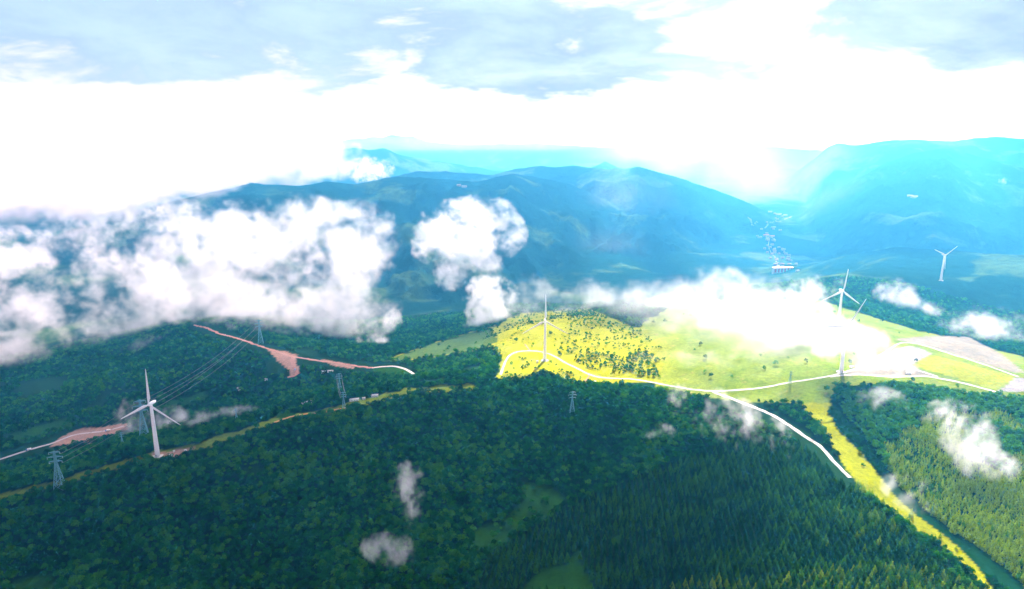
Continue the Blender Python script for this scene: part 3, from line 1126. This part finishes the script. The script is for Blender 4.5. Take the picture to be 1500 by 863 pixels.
def pylon(base, H, label, rz=0.0):
    root = empty('pylon', base, rz, H / 50.0)
    b = MB()

    def half(z):
        return 5.2 - (5.2 - 1.3) * min(z / 32.0, 1) if z < 32 else 1.3 - 0.6 * (z - 32) / 18.0
    zs = [-1, 7, 14, 20, 25, 29, 32, 36, 40, 44, 48, 50]
    for z0, z1 in zip(zs[:-1], zs[1:]):
        a0, a1 = half(z0), half(z1)
        rr = 0.42 if z0 < 30 else 0.3
        cs = ((-1, -1), (1, -1), (1, 1), (-1, 1))
        for i in range(4):
            (x0, y0), (x1, y1) = cs[i], cs[(i + 1) % 4]
            b.tube((x0 * a0, y0 * a0, z0), (x0 * a1, y0 * a1, z1), rr, rr, 5)
            b.tube((x0 * a0, y0 * a0, z0), (x1 * a1, y1 * a1, z1), 0.2, 0.2, 4)
            b.tube((x1 * a0, y1 * a0, z0), (x0 * a1, y0 * a1, z1), 0.2, 0.2, 4)
            b.tube((x0 * a1, y0 * a1, z1), (x1 * a1, y1 * a1, z1), 0.2, 0.2, 4)
    b.done('lattice_tower', M_PYL, root)
    for z, L in ((36, 7.5), (42, 9.0), (48, 6.5)):
        m = MB()
        for s in (-1, 1):
            for yy in (-0.9, 0.9):
                m.tube((0, yy, z), (s * L, 0, z + 0.4), 0.3, 0.2, 5)
                m.tube((0, yy, z + 1.8), (s * L, 0, z + 0.4), 0.22, 0.2, 5)
            m.tube((s * L * 0.5, -0.45, z + 0.2), (s * L * 0.5, 0, z + 1.1), 0.15, 0.15, 4)
        arm = m.done('crossarm', M_PYL, root)
        for s in (-1, 1):
            ins = MB()
            for k in range(5):
                ins.tube((s * L * 0.95, 0, z + 0.1 - k * 0.5), (s * L * 0.95, 0, z - 0.25 - k * 0.5), 0.18, 0.4, 7)
            ins.done('insulator', M_INSUL, arm)
    return tag(root, label, 'pylon', 'steel lattice pylons')


PYL = {}
for key, px, py, top, lab, rz in (
    ('a', 88, 715, 659, 'large blue-grey lattice pylon on the crest, nearest of the pylons', 0.2),
    ('b', 212, 643, 585, 'tall blue-grey lattice pylon standing just behind the tall turbine', 0.4),
    ('c', 180, 655, 633, 'low lattice pylon beside the white hut behind the crest', 0.5),
    ('d', 347, 618, 598, 'small lattice pylon in thin mist right of the tall turbine', 0.3),
    ('e', 382, 503, 469, 'lattice pylon behind the red earth road under the big cloud', 0.3),
    ('f', 498, 573, 547, 'lattice pylon in the wood behind the one on the orange track', 0.2),
    ('g', 504, 600, 574, 'lattice pylon at the end of the orange track on the crest', 0.2),
    ('h', 838, 606, 573, 'lone lattice pylon among the trees below the yellow hill', 0.1),
    ('i', 1157, 562, 544, 'faint lattice pylon in the misty sunlit meadow', 0.1),
):
    p = hit(px, py)
    H = (py - top) * depth_of(p) / FPX / (CP - 0.02)
    PYL[key] = (p, H, rz)
    pylon(p, H, lab, rz)


def cable(a, b, side, frac, label):
    (p, H, rz), (q, G, sz) = PYL[a], PYL[b]
    k0, k1 = H / 50, G / 50
    L = {36: 7.5, 42: 9.0, 48: 6.5}[frac]
    A = p + Vector((side * L * 0.95 * k0 * math.cos(rz), side * L * 0.95 * k0 * math.sin(rz), (frac - 2.3) * k0))
    B = q + Vector((side * L * 0.95 * k1 * math.cos(sz), side * L * 0.95 * k1 * math.sin(sz), (frac - 2.3) * k1))
    m = MB()
    n = 24
    ps = []
    for i in range(n + 1):
        u = i / n
        c = A.lerp(B, u)
        c.z -= 4 * u * (1 - u) * (B - A).length * 0.025
        ps.append(c)
    rings = []
    T_ = (B - A).normalized()
    N_ = T_.cross(Vector((0, 0, 1))).normalized()
    U_ = N_.cross(T_)
    for c in ps:
        rings.append([c + (N_ * math.cos(2 * math.pi * j / 5) + U_ * math.sin(2 * math.pi * j / 5)) * 0.22 for j in range(5)])
    o = m.loft(rings).done('power_line', M_CABLE)
    return tag(o, label, 'power line', 'overhead cables between the pylons')


SIDE = {-1: 'left arm', 1: 'right arm'}
for a, b, nm in (('b', 'e', 'running up to the pylon under the cloud'), ('a', 'b', 'leaving the nearest crest pylon'), ('g', 'f', 'between the two pylons by the orange track')):
    for s in (-1, 1):
        for fr, w_ in ((36, 'lowest'), (48, 'topmost')):
            cable(a, b, s, fr, f'dark cable on the {w_} {SIDE[s]} {nm}')

# ------------------------------------------------------------------ small buildings and vehicles


def hut(name, p, size, rz, label, group, roof=None, wall=None, gable=True, windows=2, cat='hut'):
    sx, sy, sz = size
    root = empty(name, p, rz)
    MB().box((0, 0, sz / 2 - 0.5), (sx, sy, sz + 1.0)).done('wall', wall or M_KIOSK, root)
    m = MB()
    if gable:
        ex, ey, rh = sx / 2 + 0.4, sy / 2 + 0.5, sy * 0.28
        z0 = sz + 0.01
        A = [(-ex, -ey, z0), (ex, -ey, z0), (ex, ey, z0), (-ex, ey, z0), (-ex, 0, z0 + rh), (ex, 0, z0 + rh)]
        vs = [m.b.verts.new(a) for a in A]
        for f in ((0, 1, 5, 4), (2, 3, 4, 5), (0, 4, 3), (1, 2, 5), (3, 2, 1, 0)):
            m.b.faces.new([vs[i] for i in f])
    else:
        m.box((0, 0, sz + 0.17), (sx + 0.5, sy + 0.5, 0.34))
    m.done('roof', roof or M_ROOF, root)
    MB().box((sx * 0.3, -sy / 2 - 0.03, min(1.1, sz * 0.4)), (min(1.2, sx * 0.3), 0.12, min(2.2, sz * 0.8))).done('door', M_DOOR, root)
    for k in range(windows):
        x = -sx * 0.4 + (k + 0.5) * sx * 0.6 / max(windows, 1)
        MB().box((x, -sy / 2 - 0.03, sz * 0.55), (min(1.4, sx * 0.5 / max(windows, 1)), 0.1, sz * 0.35)).done('window', M_GLASS, root)
    return tag(root, label, cat, group)


HUTS = [
    ((250, 669), (4.2, 3.2, 3.2), 0.1, 'white transformer kiosk right beside the tall turbine base', 'white kiosks at the tall turbine', 0),
    ((255, 662), (2.4, 2.0, 2.2), 0.3, 'small white kiosk on the bare earth uphill of the turbine kiosk', 'white kiosks at the tall turbine', 0),
    ((272, 661), (3.0, 2.2, 2.2), -0.1, 'white kiosk farthest from the tall turbine at the end of the bare earth', 'white kiosks at the tall turbine', 0),
    ((787, 531), (4.4, 3.4, 3.4), 0.0, 'white kiosk beside the turbine on the yellow hill', 'white kiosks on the sunlit ridge', 0),
    ((870, 561), (7, 5, 3.2), 0.3, 'pale hut below the road where the reddish spur leaves it', 'white kiosks on the sunlit ridge', 1),
    ((1247, 539), (4.6, 3.4, 3.4), 0.2, 'white kiosk beside the turbine hidden in cloud', 'white kiosks on the sunlit ridge', 0),
    ((1330, 548), (9, 5, 3.6), 0.1, 'pale shed in the bare yard before the yellow field', 'white kiosks on the sunlit ridge', 1),
    ((185, 649), (10, 6, 3.6), 0.2, 'white hut with pale roof behind the crest next to the low pylon', 'pale huts in the shaded valley', 1),
    ((449, 592), (17, 6, 3.6), 0.7, 'long white shed on a small clearing in the shaded valley', 'pale huts in the shaded valley', 1),
    ((350, 572), (6, 6, 6.0), 0.2, 'tall white hut in the wood above the small pylon', 'pale huts in the shaded valley', 0),
    ((474, 546), (9, 5, 3.4), 0.1, 'pale shed below the red road, the one nearer the fork', 'pale huts in the shaded valley', 1),
    ((484, 545), (12, 5, 3.4), 0.1, 'pale shed below the red road, the one farther from the fork', 'pale huts in the shaded valley', 1),
    ((519, 587), (16, 5, 3.4), 0.2, 'long white shed beside the crest past the orange track', 'pale huts in the shaded valley', 1),
    ((533, 585), (5, 4, 3.0), 0.2, 'tiny white hut between the two sheds on the crest', 'pale huts in the shaded valley', 1),
    ((549, 581), (12, 5, 3.4), 0.2, 'white shed highest along the crest past the orange track', 'pale huts in the shaded valley', 1),
    ((390, 557), (6, 5, 3.0), 0.4, 'little pale hut below the red earth fork', 'pale huts in the shaded valley', 1),
]
for (px, py), s, rz, lab, grp, gb in HUTS:
    hut('kiosk' if not gb else 'hut', hit(px, py), s, rz, lab, grp, gable=bool(gb), windows=0 if not gb else 2, cat='kiosk' if not gb else 'hut')


def truck(p, rz, body_mat, label):
    root = empty('truck', p + Vector((0, 0, 0.45)), rz)
    MB().box((0, -3.0, 1.6), (2.5, 2.0, 2.4), taper=0.9).done('cab', M_BLUE if body_mat is M_KIOSK else M_KIOSK, root, bevel=0.12)
    MB().box((0, -4.0, 2.0), (2.1, 0.08, 0.9)).done('windscreen', M_GLASS, root)
    MB().box((0, 1.2, 2.1), (2.6, 6.0, 2.8)).done('cargo_box', body_mat, root, bevel=0.06)
    MB().box((0, 0.2, 0.6), (2.2, 8.0, 0.3)).done('chassis', M_DOOR, root)
    for x in (-1.15, 1.15):
        for y in (-2.9, 1.6, 3.0):
            MB().tube((x - 0.2, y, 0.5), (x + 0.2, y, 0.5), 0.5, 0.5, 14).done('wheel', M_TYRE, root)
    return tag(root, label, 'truck', 'trucks on the roads')


truck(hit(42, 660), R(-60), M_KIOSK, 'white truck on the grey road at the far left')
truck(hit(158, 632), R(-70), M_KIOSK, 'white truck on the grey road beside the red earth slope')
truck(hit(432, 543), R(10), M_BLUE, 'blue truck on the red earth fork')

# the village in the valley
vp = hit(1146, 399)
root = empty('apartment_block', vp, R(6))
LEN, DEP, HGT = 90.0, 18.0, 22.0
MB().box((0, 0, HGT / 2 - 4), (LEN, DEP, HGT + 8)).done('wall', M_WALL, root)
MB().box((0, 0, HGT + 0.6), (LEN + 3, DEP + 3, 1.2)).done('roof', M_ROOF, root)
for k in range(6):
    MB().box((-LEN / 2 + 8 + k * 14.8, -DEP / 2 - 0.4, HGT / 2), (7, 1.0, HGT - 4)).done('red_panel', M_REDROOF, root)
for k in range(5):
    w_ = MB()
    for z in range(5):
        w_.box((-LEN / 2 + 15.4 + k * 14.8, -DEP / 2 - 0.1, 3.2 + z * 3.8), (5, 0.4, 2.0))
    w_.done('window', M_STEEL, root)
tag(root, 'long white block with red facade panels at the near end of the valley village', 'building')

rv = random.Random(5)
VILL = [(1113, 349, 40, 18), (1122, 346, 60, 18), (1131, 347, 46, 18), (1133, 353, 20, 40), (1120, 365, 24, 12), (1127, 363, 26, 12), (1134, 366, 26, 12), (1141, 363, 24, 12), (1147, 367, 28, 12),
        (1151, 373, 26, 14), (1155, 379, 26, 14), (1124, 371, 20, 12), (1128, 379, 22, 12), (1139, 392, 30, 16), (1128, 311, 50, 20), (1140, 315, 60, 22), (1150, 316, 50, 22), (1133, 334, 50, 22), (1143, 338, 30, 18),
        (1168, 398, 22, 14), (1166, 388, 20, 12), (1340, 290, 70, 30), (1333, 288, 50, 24), (680, 275, 50, 20), (672, 273, 36, 20)]
VX = ['long white house', 'white house', 'low pale house', 'pale house']
for i, (px, py, a_, b_) in enumerate(VILL):
    p = hit(px, py)
    if px == 1340 or px == 1333:
        lab = 'pale hall alone on the hazy blue mountainside, ' + ('the larger' if px == 1340 else 'the smaller')
    elif px < 700:
        lab = 'pale hall on the dark mountain flank, ' + ('the larger' if px == 680 else 'the smaller')
    else:
        lab = 'pale gabled village house in the hazy blue valley behind the bright cloud'
    hut('house', p, (a_ * 0.6, b_ * 0.7, rv.uniform(6, 9)), rv.uniform(-0.4, 0.4), lab, 'houses of the valley village' if 700 < px < 1300 else 'lonely mountain halls', wall=M_VWALL, roof=M_VROOF if rv.random() < 0.8 else M_REDROOF, windows=3, cat='house')

vr = np.random.default_rng(21)
uu = vr.uniform(0, 1, 46)
hx = np.interp(uu, [0, 0.35, 0.65, 1], [1150, 1140, 1124, 1134]) + vr.normal(0, 9, 46)
hy = np.interp(uu, [0, 0.35, 0.65, 1], [392, 372, 350, 316]) + vr.normal(0, 3, 46)
for X_, Y_, Z_ in zip(*ground_hit(hx, hy)):
    hut('house', Vector((float(X_), float(Y_), float(Z_))), (vr.uniform(10, 20), vr.uniform(8, 11), vr.uniform(5, 8)), vr.uniform(-0.6, 0.6), 'pale gabled village house in the hazy blue valley behind the bright cloud',
        'houses of the valley village', wall=M_VWALL, roof=(M_VROOF, M_ROADR, M_VALLEY)[int(vr.integers(0, 3))], windows=2, cat='house')

# ------------------------------------------------------------------ high clouds between the sun and the land (added out of view, shaped to throw the big shadows)
DECK_Z = CAM_Z + 2000.0


def deck_thickness(x, y):
    """cloud thickness over the ground point whose sun ray passes (x, y) at the deck's height"""
    t_ = (DECK_Z - 250.0) / SUN_DIR.z
    gx, gy = x - SUN_DIR.x * t_, y - SUN_DIR.y * t_        # the ground point it shades
    n = fbm(gx / 520.0, gy / 520.0, 4)
    n2 = fbm(gx / 1500.0 + 9, gy / 1500.0, 3)
    edge = 40 + n * 130 + np.interp(gy, [300, 700, 950, 1250, 1450, 1700, 2300, 3200, 4500, 6500], [290, 300, 290, -40, -150, -300, -2500, 150, 520, 900])
    a = np.clip((edge - gx) / 260.0, 0, 1)
    a = a * np.where(gy > 2800, np.clip((gx + 1500 + n * 250) / 500.0, 0.05, 0.10), 1)
    a = np.maximum(a, 0.8 * sstep(gy, 3000, 3800) * (1 - sstep(gx, -1900, -1300)) * (0.8 + 0.6 * n2))
    # behind the lit ridge everything on the left stays in shade; a second bank shades the far right
    edge2 = np.interp(gy, [300, 1500, 2000, 3500, 6500], [9000, 9000, 1700, 2400, 4300]) + n * 200
    b = np.clip((gx - edge2) / 400.0, 0, 1)
    a = np.maximum(a, b)
    a = a * np.clip(0.75 + n2 * 0.6 + n * 0.25, 0.15, 1.2)
    thin = 0.30 * sstep(gy, 1350, 1700) * (1 - sstep(gx, 250, 600)) * (0.8 + 0.5 * n)
    a = np.maximum(a, thin)
    n3 = fbm(gx / 330.0 + 4, gy / 7000.0, 3)
    a = np.maximum(a, 0.6 * sstep(n3, 0.0, 0.35) * sstep(gy, 2500, 3200) * sstep(gx, 500, 900))
    a = a * sstep(gy, -600, 100) * (1 - sstep(gy, 6200, 7200)) * (1 - sstep(np.abs(gx), 5200, 6200))
    return a


def shade_cloud_deck():
    st = 55.0
    t_ = (DECK_Z - 250.0) / SUN_DIR.z
    xs = np.arange(-6400, 6400, st) + SUN_DIR.x * t_
    ys = np.arange(-800, 7300, st) + SUN_DIR.y * t_
    X, Y = np.meshgrid(xs, ys)
    Tk = deck_thickness(X, Y)
    Tk = np.where(Tk < 0.04, 0, Tk)
    nx, ny = X.shape[1], X.shape[0]
    lump = 1 + 0.5 * fbm(X / 300, Y / 300, 4)
    top = DECK_Z + Tk * 260 * lump
    bot = DECK_Z - Tk * 50 * (1 + 0.6 * fbm(X / 240 + 5, Y / 240, 3))
    cell = (Tk[:-1, :-1] + Tk[1:, :-1] + Tk[:-1, 1:] + Tk[1:, 1:]) > 0
    vi = -np.ones((2, ny, nx), int)
    V, F = [], []

    def vid(s, j, i):
        flat = Tk[j, i] <= 0
        k = 0 if flat else s
        if vi[k, j, i] < 0:
            vi[k, j, i] = len(V)
            V.append((X[j, i], Y[j, i], DECK_Z if flat else (bot, top)[s][j, i]))
        return vi[k, j, i]
    for j, i in zip(*np.where(cell)):
        for s in (0, 1):
            q = [vid(s, j, i), vid(s, j, i + 1), vid(s, j + 1, i + 1), vid(s, j + 1, i)]
            F.append(q if s else q[::-1])
    me = bpy.data.meshes.new('shade_cloud_layer')
    me.from_pydata(V, [], F)
    m, t, out = material('shading cloud layer')
    v = t.new('ShaderNodeVolumePrincipled')
    v.inputs['Color'].default_value = (0.98, 0.98, 0.98, 1)
    v.inputs['Density'].default_value = 0.0075
    v.inputs['Anisotropy'].default_value = 0.6
    t.l.new(v.outputs[0], out.inputs['Volume'])
    me.materials.append(m)
    return tag(link('shade_cloud_layer', me), 'added unseen shading cloud layer high over the hills', None, None, 'stuff')


shade_cloud_deck()

# ------------------------------------------------------------------ low clouds drifting in the valleys


def cloud_material(name, dens, g=0.35, albedo=0.995):
    m, t, out = material(name)
    v = t.new('ShaderNodeVolumePrincipled')
    v.inputs['Color'].default_value = (albedo, albedo, albedo, 1)
    v.inputs['Density'].default_value = dens
    v.inputs['Anisotropy'].default_value = g
    t.l.new(v.outputs[0], out.inputs['Volume'])
    return m


def cloud(label, blobs, dens=0.03, nscale=130.0, amp=1.1, lo=0.35, hi=0.75, voxel=7.0, seed=0, g=0.12, aniso=(1, 1, 1), detail=5.0, rough=0.58):
    """blobs: (px, py, depth, radius px across, radius px up); a fog volume of soft blobs broken up by noise"""
    C, S = [], []
    for px, py, Zd, rx, ry in blobs:
        C.append(at_depth(px, py, Zd))
        kx = Zd / FPX
        S.append(Vector((rx * kx, max(rx, ry) * kx * 0.8, ry * kx)))
    lo_v = Vector([min(c[i] - s[i] * 1.25 for c, s in zip(C, S)) for i in range(3)])
    hi_v = Vector([max(c[i] + s[i] * 1.25 for c, s in zip(C, S)) for i in range(3)])
    hi_v.z = min(hi_v.z, CAM_Z + 12)
    mid = (lo_v + hi_v) / 2
    me = bpy.data.meshes.new('cloud')
    me.from_pydata([tuple(c - mid) for c in C], [], [])
    o = link('cloud', me, None, mid)
    mat = cloud_material('low cloud', dens, g)
    me.materials.append(mat)
    ng = bpy.data.node_groups.new('cloud', 'GeometryNodeTree')
    ng.interface.new_socket('Geometry', in_out='INPUT', socket_type='NodeSocketGeometry')
    ng.interface.new_socket('Geometry', in_out='OUTPUT', socket_type='NodeSocketGeometry')
    t = NT(ng)
    go = t.new('NodeGroupOutput')
    pos = t.new('GeometryNodeInputPosition').outputs[0]
    total = None
    for c, s in zip(C, S):
        d = t.vmath('SUBTRACT', pos, tuple(c - mid)).outputs[0]
        d = t.vmath('MULTIPLY', d, (1 / s.x, 1 / s.y, 1 / s.z)).outputs[0]
        l2 = t.vmath('DOT_PRODUCT', d, d).outputs['Value']
        f = t.math('MAXIMUM', t.math('SUBTRACT', 1.0, t.math('MULTIPLY', l2, 0.8)), 0.0)
        total = f if total is None else t.math('MAXIMUM', total, f) if False else t.math('ADD', total, f)
    total = t.math('MINIMUM', total, 1.0)
    wp = t.vmath('ADD', pos, (seed * 531.0 + 13.0, seed * 217.0, seed * 91.0)).outputs[0]
    wp = t.vmath('MULTIPLY', wp, aniso).outputs[0]
    nz = t.math('ADD', t.math('MULTIPLY', t.noise(wp, 1.0 / nscale, detail, rough, 0.5), 0.55), t.math('MULTIPLY', t.noise(wp, 3.3 / nscale, detail, 0.60, 0.8), 0.45))
    v = t.math('ADD', total, t.math('MULTIPLY', t.math('SUBTRACT', nz, 0.5), amp * 8))
    v = t.math('MULTIPLY', v, t.smooth(total, 0.0, 0.25))
    v = t.smooth(v, lo, hi)
    v = t.math('MULTIPLY', v, v)
    # the cloud thins out just above the land and never reaches into it
    jg = t.new('GeometryNodeJoinGeometry')
    for lo_ob in LAND:
        oi = t.new('GeometryNodeObjectInfo', transform_space='RELATIVE')
        oi.inputs['Object'].default_value = lo_ob
        t.l.new(oi.outputs['Geometry'], jg.inputs[0])
    rc = t.new('GeometryNodeRaycast')
    t.l.new(jg.outputs[0], rc.inputs['Target Geometry'])
    t.l.new(pos, rc.inputs['Source Position'])
    rc.inputs['Ray Direction'].default_value = (0, 0, -1)
    rc.inputs['Ray Length'].default_value = 3000.0
    v = t.math('MULTIPLY', v, t.math('MULTIPLY', rc.outputs['Is Hit'], t.smooth(rc.outputs['Hit Distance'], voxel * 1.2, voxel * 1.2 + 9)))
    vc = t.new('GeometryNodeVolumeCube')
    t.put(vc.inputs['Density'], v)
    vc.inputs['Min'].default_value = tuple(lo_v - mid)
    vc.inputs['Max'].default_value = tuple(hi_v - mid)
    ext = hi_v - lo_v
    for nm, e in (('Resolution X', ext.x), ('Resolution Y', ext.y), ('Resolution Z', ext.z)):
        vc.inputs[nm].default_value = max(8, int(e / voxel))
    sm = t.new('GeometryNodeSetMaterial')
    sm.inputs['Material'].default_value = mat
    t.l.new(vc.outputs[0], sm.inputs['Geometry'])
    t.l.new(sm.outputs[0], go.inputs[0])
    md = o.modifiers.new('fog', 'NODES')
    md.node_group = ng
    return tag(o, label, None, None, 'stuff')


cloud('wide white cumulus cloud over the dark valley', [
    (200, 400, 2150, 85, 60), (270, 370, 2150, 95, 75), (350, 370, 2150, 110, 75), (440, 355, 2150, 100, 70), (520, 350, 2150, 70, 60), (300, 430, 2100, 120, 55), (420, 420, 2100, 130, 55),
    (500, 400, 2100, 80, 50), (160, 460, 2050, 55, 45), (220, 480, 2050, 50, 35), (500, 465, 2000, 50, 45), (420, 330, 2150, 60, 45)], 0.0085, 150, 1.35, 0.22, 1.55, 6.0, 1)
cloud('compact white cumulus cloud right of the wide one', [
    (668, 335, 2300, 60, 44), (708, 330, 2300, 55, 46), (635, 355, 2300, 38, 34), (740, 345, 2300, 34, 34), (670, 385, 2250, 40, 28), (660, 405, 2250, 26, 22), (712, 385, 2250, 28, 26)], 0.0120, 110, 1.35, 0.24, 1.5, 5.5, 2)
cloud('grey-white cloud bank hiding the far mountains on the left', [
    (-40, 250, 5200, 160, 70), (90, 245, 5200, 170, 65), (230, 240, 5200, 170, 55), (360, 235, 5200, 150, 45), (470, 232, 5200, 70, 35), (150, 275, 3800, 180, 50), (20, 290, 3700, 150, 50), (275, 262, 3900, 100, 34), (-90, 270, 3700, 120, 60)], 0.0045, 380, 1.1, 0.25, 1.2, 22.0, 3)
cloud('small white cloud at the left edge over the dark valley', [
    (0, 470, 1900, 60, 40), (45, 465, 1900, 50, 32), (20, 510, 1850, 55, 30), (20, 370, 2400, 70, 40), (-30, 400, 2300, 60, 50)], 0.0110, 120, 1.3, 0.25, 1.5, 6.0, 4)
cloud('ragged wisp hanging below the compact cloud', [
    (720, 440, 2000, 42, 42), (715, 470, 1950, 36, 36), (545, 505, 1800, 25, 28), (570, 468, 1950, 22, 17)], 0.0220, 70, 1.2, 0.42, 1.1, 6.0, 5)
cloud('torn veil of thin cloud round the wide cloud', [
    (110, 345, 2300, 80, 40), (60, 430, 2100, 70, 40), (130, 490, 2000, 60, 34), (260, 510, 1900, 80, 26), (380, 475, 1950, 90, 34), (540, 455, 1950, 50, 40), (230, 315, 2400, 90, 26)], 0.007, 80, 2.2, 0.55, 2.2, 7.0, 14)
cloud('thin bright veil of mist lying on the sunlit ridge', [
    (1000, 520, 1430, 140, 60), (1090, 515, 1400, 140, 60), (1180, 530, 1270, 100, 55), (930, 470, 1650, 100, 60), (1050, 465, 1600, 150, 70), (1130, 560, 1200, 90, 36)], 0.0034, 150, 0.6, 0.10, 1.5, 8.0, 16, 0.12)
cloud('pale mist lying in front of the far ridge', [(px_, 210, 11500, 210, 14) for px_ in range(420, 900, 120)], 0.00010, 2200, 0.3, 0.05, 1.2, 120.0, 17)
cloud('faint bright curtain of added mist shaped as light shafts over the far valley', [  # thin mist volume added to stand for the shafts of light
    (960, 215, 5400, 90, 60), (940, 260, 4900, 95, 80), (915, 320, 4300, 95, 90), (885, 390, 3500, 90, 80), (1060, 230, 6600, 110, 70), (1060, 290, 5600, 120, 90), (1190, 280, 6000, 130, 110), (1260, 340, 4600, 150, 100), (1340, 228, 7400, 170, 40), (1490, 226, 7400, 150, 40)], 0.00030, 600, 0.22, 0.05, 1.3, 30.0, 15, 0.35, (1, 1, 0.25))
cloud('bright cloud wrapped round the turbines on the ridge', [
    (1190, 440, 1650, 40, 40), (1203, 415, 1700, 30, 24), (1180, 470, 1400, 55, 36), (1205, 490, 1200, 58, 36), (1250, 505, 1175, 58, 34), (1240, 488, 1165, 40, 26), (1292, 530, 1170, 48, 26), (1160, 500, 1350, 50, 36)], 0.015, 80, 1.3, 0.30, 1.4, 5.0, 6)
cloud('thin bright mist drifting over the yellow hill', [
    (870, 445, 1900, 60, 40), (950, 470, 1700, 110, 60), (1030, 500, 1550, 120, 60), (1100, 510, 1480, 110, 60), (1000, 545, 1350, 90, 34), (1130, 460, 1600, 90, 60), (780, 440, 1900, 50, 40), (1060, 440, 1800, 100, 50), (990, 540, 1340, 80, 34), (1060, 538, 1310, 85, 32), (1130, 528, 1300, 70, 32), (1015, 572, 1230, 55, 26), (1185, 545, 1235, 50, 24)], 0.0070, 120, 1.4, 0.28, 1.7, 8.0, 7)
cloud('pale mist veiling the farthest ridges', [(px_, 203, 18500, 260, 16) for px_ in range(-300, 1801, 210)] + [(px_, 211, 15500, 200, 10) for px_ in range(420, 1801, 170)] + [(960, 222, 11000, 150, 22), (1060, 226, 10500, 120, 26)], 0.00012, 2600, 0.35, 0.10, 1.3, 170.0, 13)
cloud('wisp of mist sliding down the slope below the ridge road', [
    (1020, 590, 1150, 51, 30), (1060, 615, 1080, 61, 35), (1105, 640, 1020, 57, 35), (1130, 665, 980, 40, 24), (965, 635, 1080, 30, 14)], 0.0150, 46, 2.5, 0.50, 2.1, 3.6, 8, 0.12, (1, 1, 0.6))
cloud('wisp of mist over the sunlit wood beyond the ravine', [
    (1400, 615, 1000, 50, 30), (1425, 645, 960, 50, 35), (1445, 680, 920, 44, 28), (1290, 590, 1080, 40, 22), (1330, 715, 860, 38, 20), (1340, 735, 840, 30, 18)], 0.0150, 42, 2.5, 0.50, 2.1, 3.6, 9, 0.12, (1, 1, 0.6))
cloud('small upright wisp of mist over the dark wood', [
    (597, 705, 950, 25, 31), (600, 730, 930, 24, 31), (598, 755, 900, 18, 22), (570, 805, 820, 36, 25), (550, 800, 820, 22, 17), (600, 815, 810, 22, 14)], 0.0180, 29, 2.5, 0.50, 2.1, 3.0, 10, 0.12, (1, 1, 0.6))
cloud('thin mist beside the tall turbine', [
    (255, 622, 1120, 39, 27), (285, 632, 1110, 51, 27), (315, 625, 1120, 48, 24), (350, 615, 1150, 45, 18), (200, 610, 1200, 33, 33)], 0.0180, 37, 2.5, 0.50, 2.1, 3.6, 11, 0.12, (1, 1, 0.6))
cloud('faint mist patches over the hazy spur', [
    (1310, 440, 1900, 33, 33), (1345, 460, 1800, 36, 24), (1440, 485, 1600, 68, 39), (1465, 285, 4300, 27, 24), (540, 250, 5000, 39, 21), (1320, 445, 1900, 21, 39)], 0.0090, 60, 1.2, 0.45, 1.3, 7.0, 12)

# ------------------------------------------------------------------ haze
m, t, out = material('haze')
v = t.new('ShaderNodeVolumePrincipled')
v.inputs['Color'].default_value = (0.085, 0.54, 1.0, 1)
v.inputs['Absorption Color'].default_value = (1, 0.09, 1, 1)
v.inputs['Density'].default_value = 0.000100
v.inputs['Anisotropy'].default_value = 0.65
t.l.new(v.outputs[0], out.inputs['Volume'])
zb = float(GH.min()) - 1.0
zt = max(float(GH.max()) + 4.0, CAM_Z + 18.0)
b = MB().box((0, 0, (zb + zt) / 2), (93000, 93000, zt - zb))
tag(b.done('haze', m), 'pale blue haze filling the valleys', None, None, 'stuff')
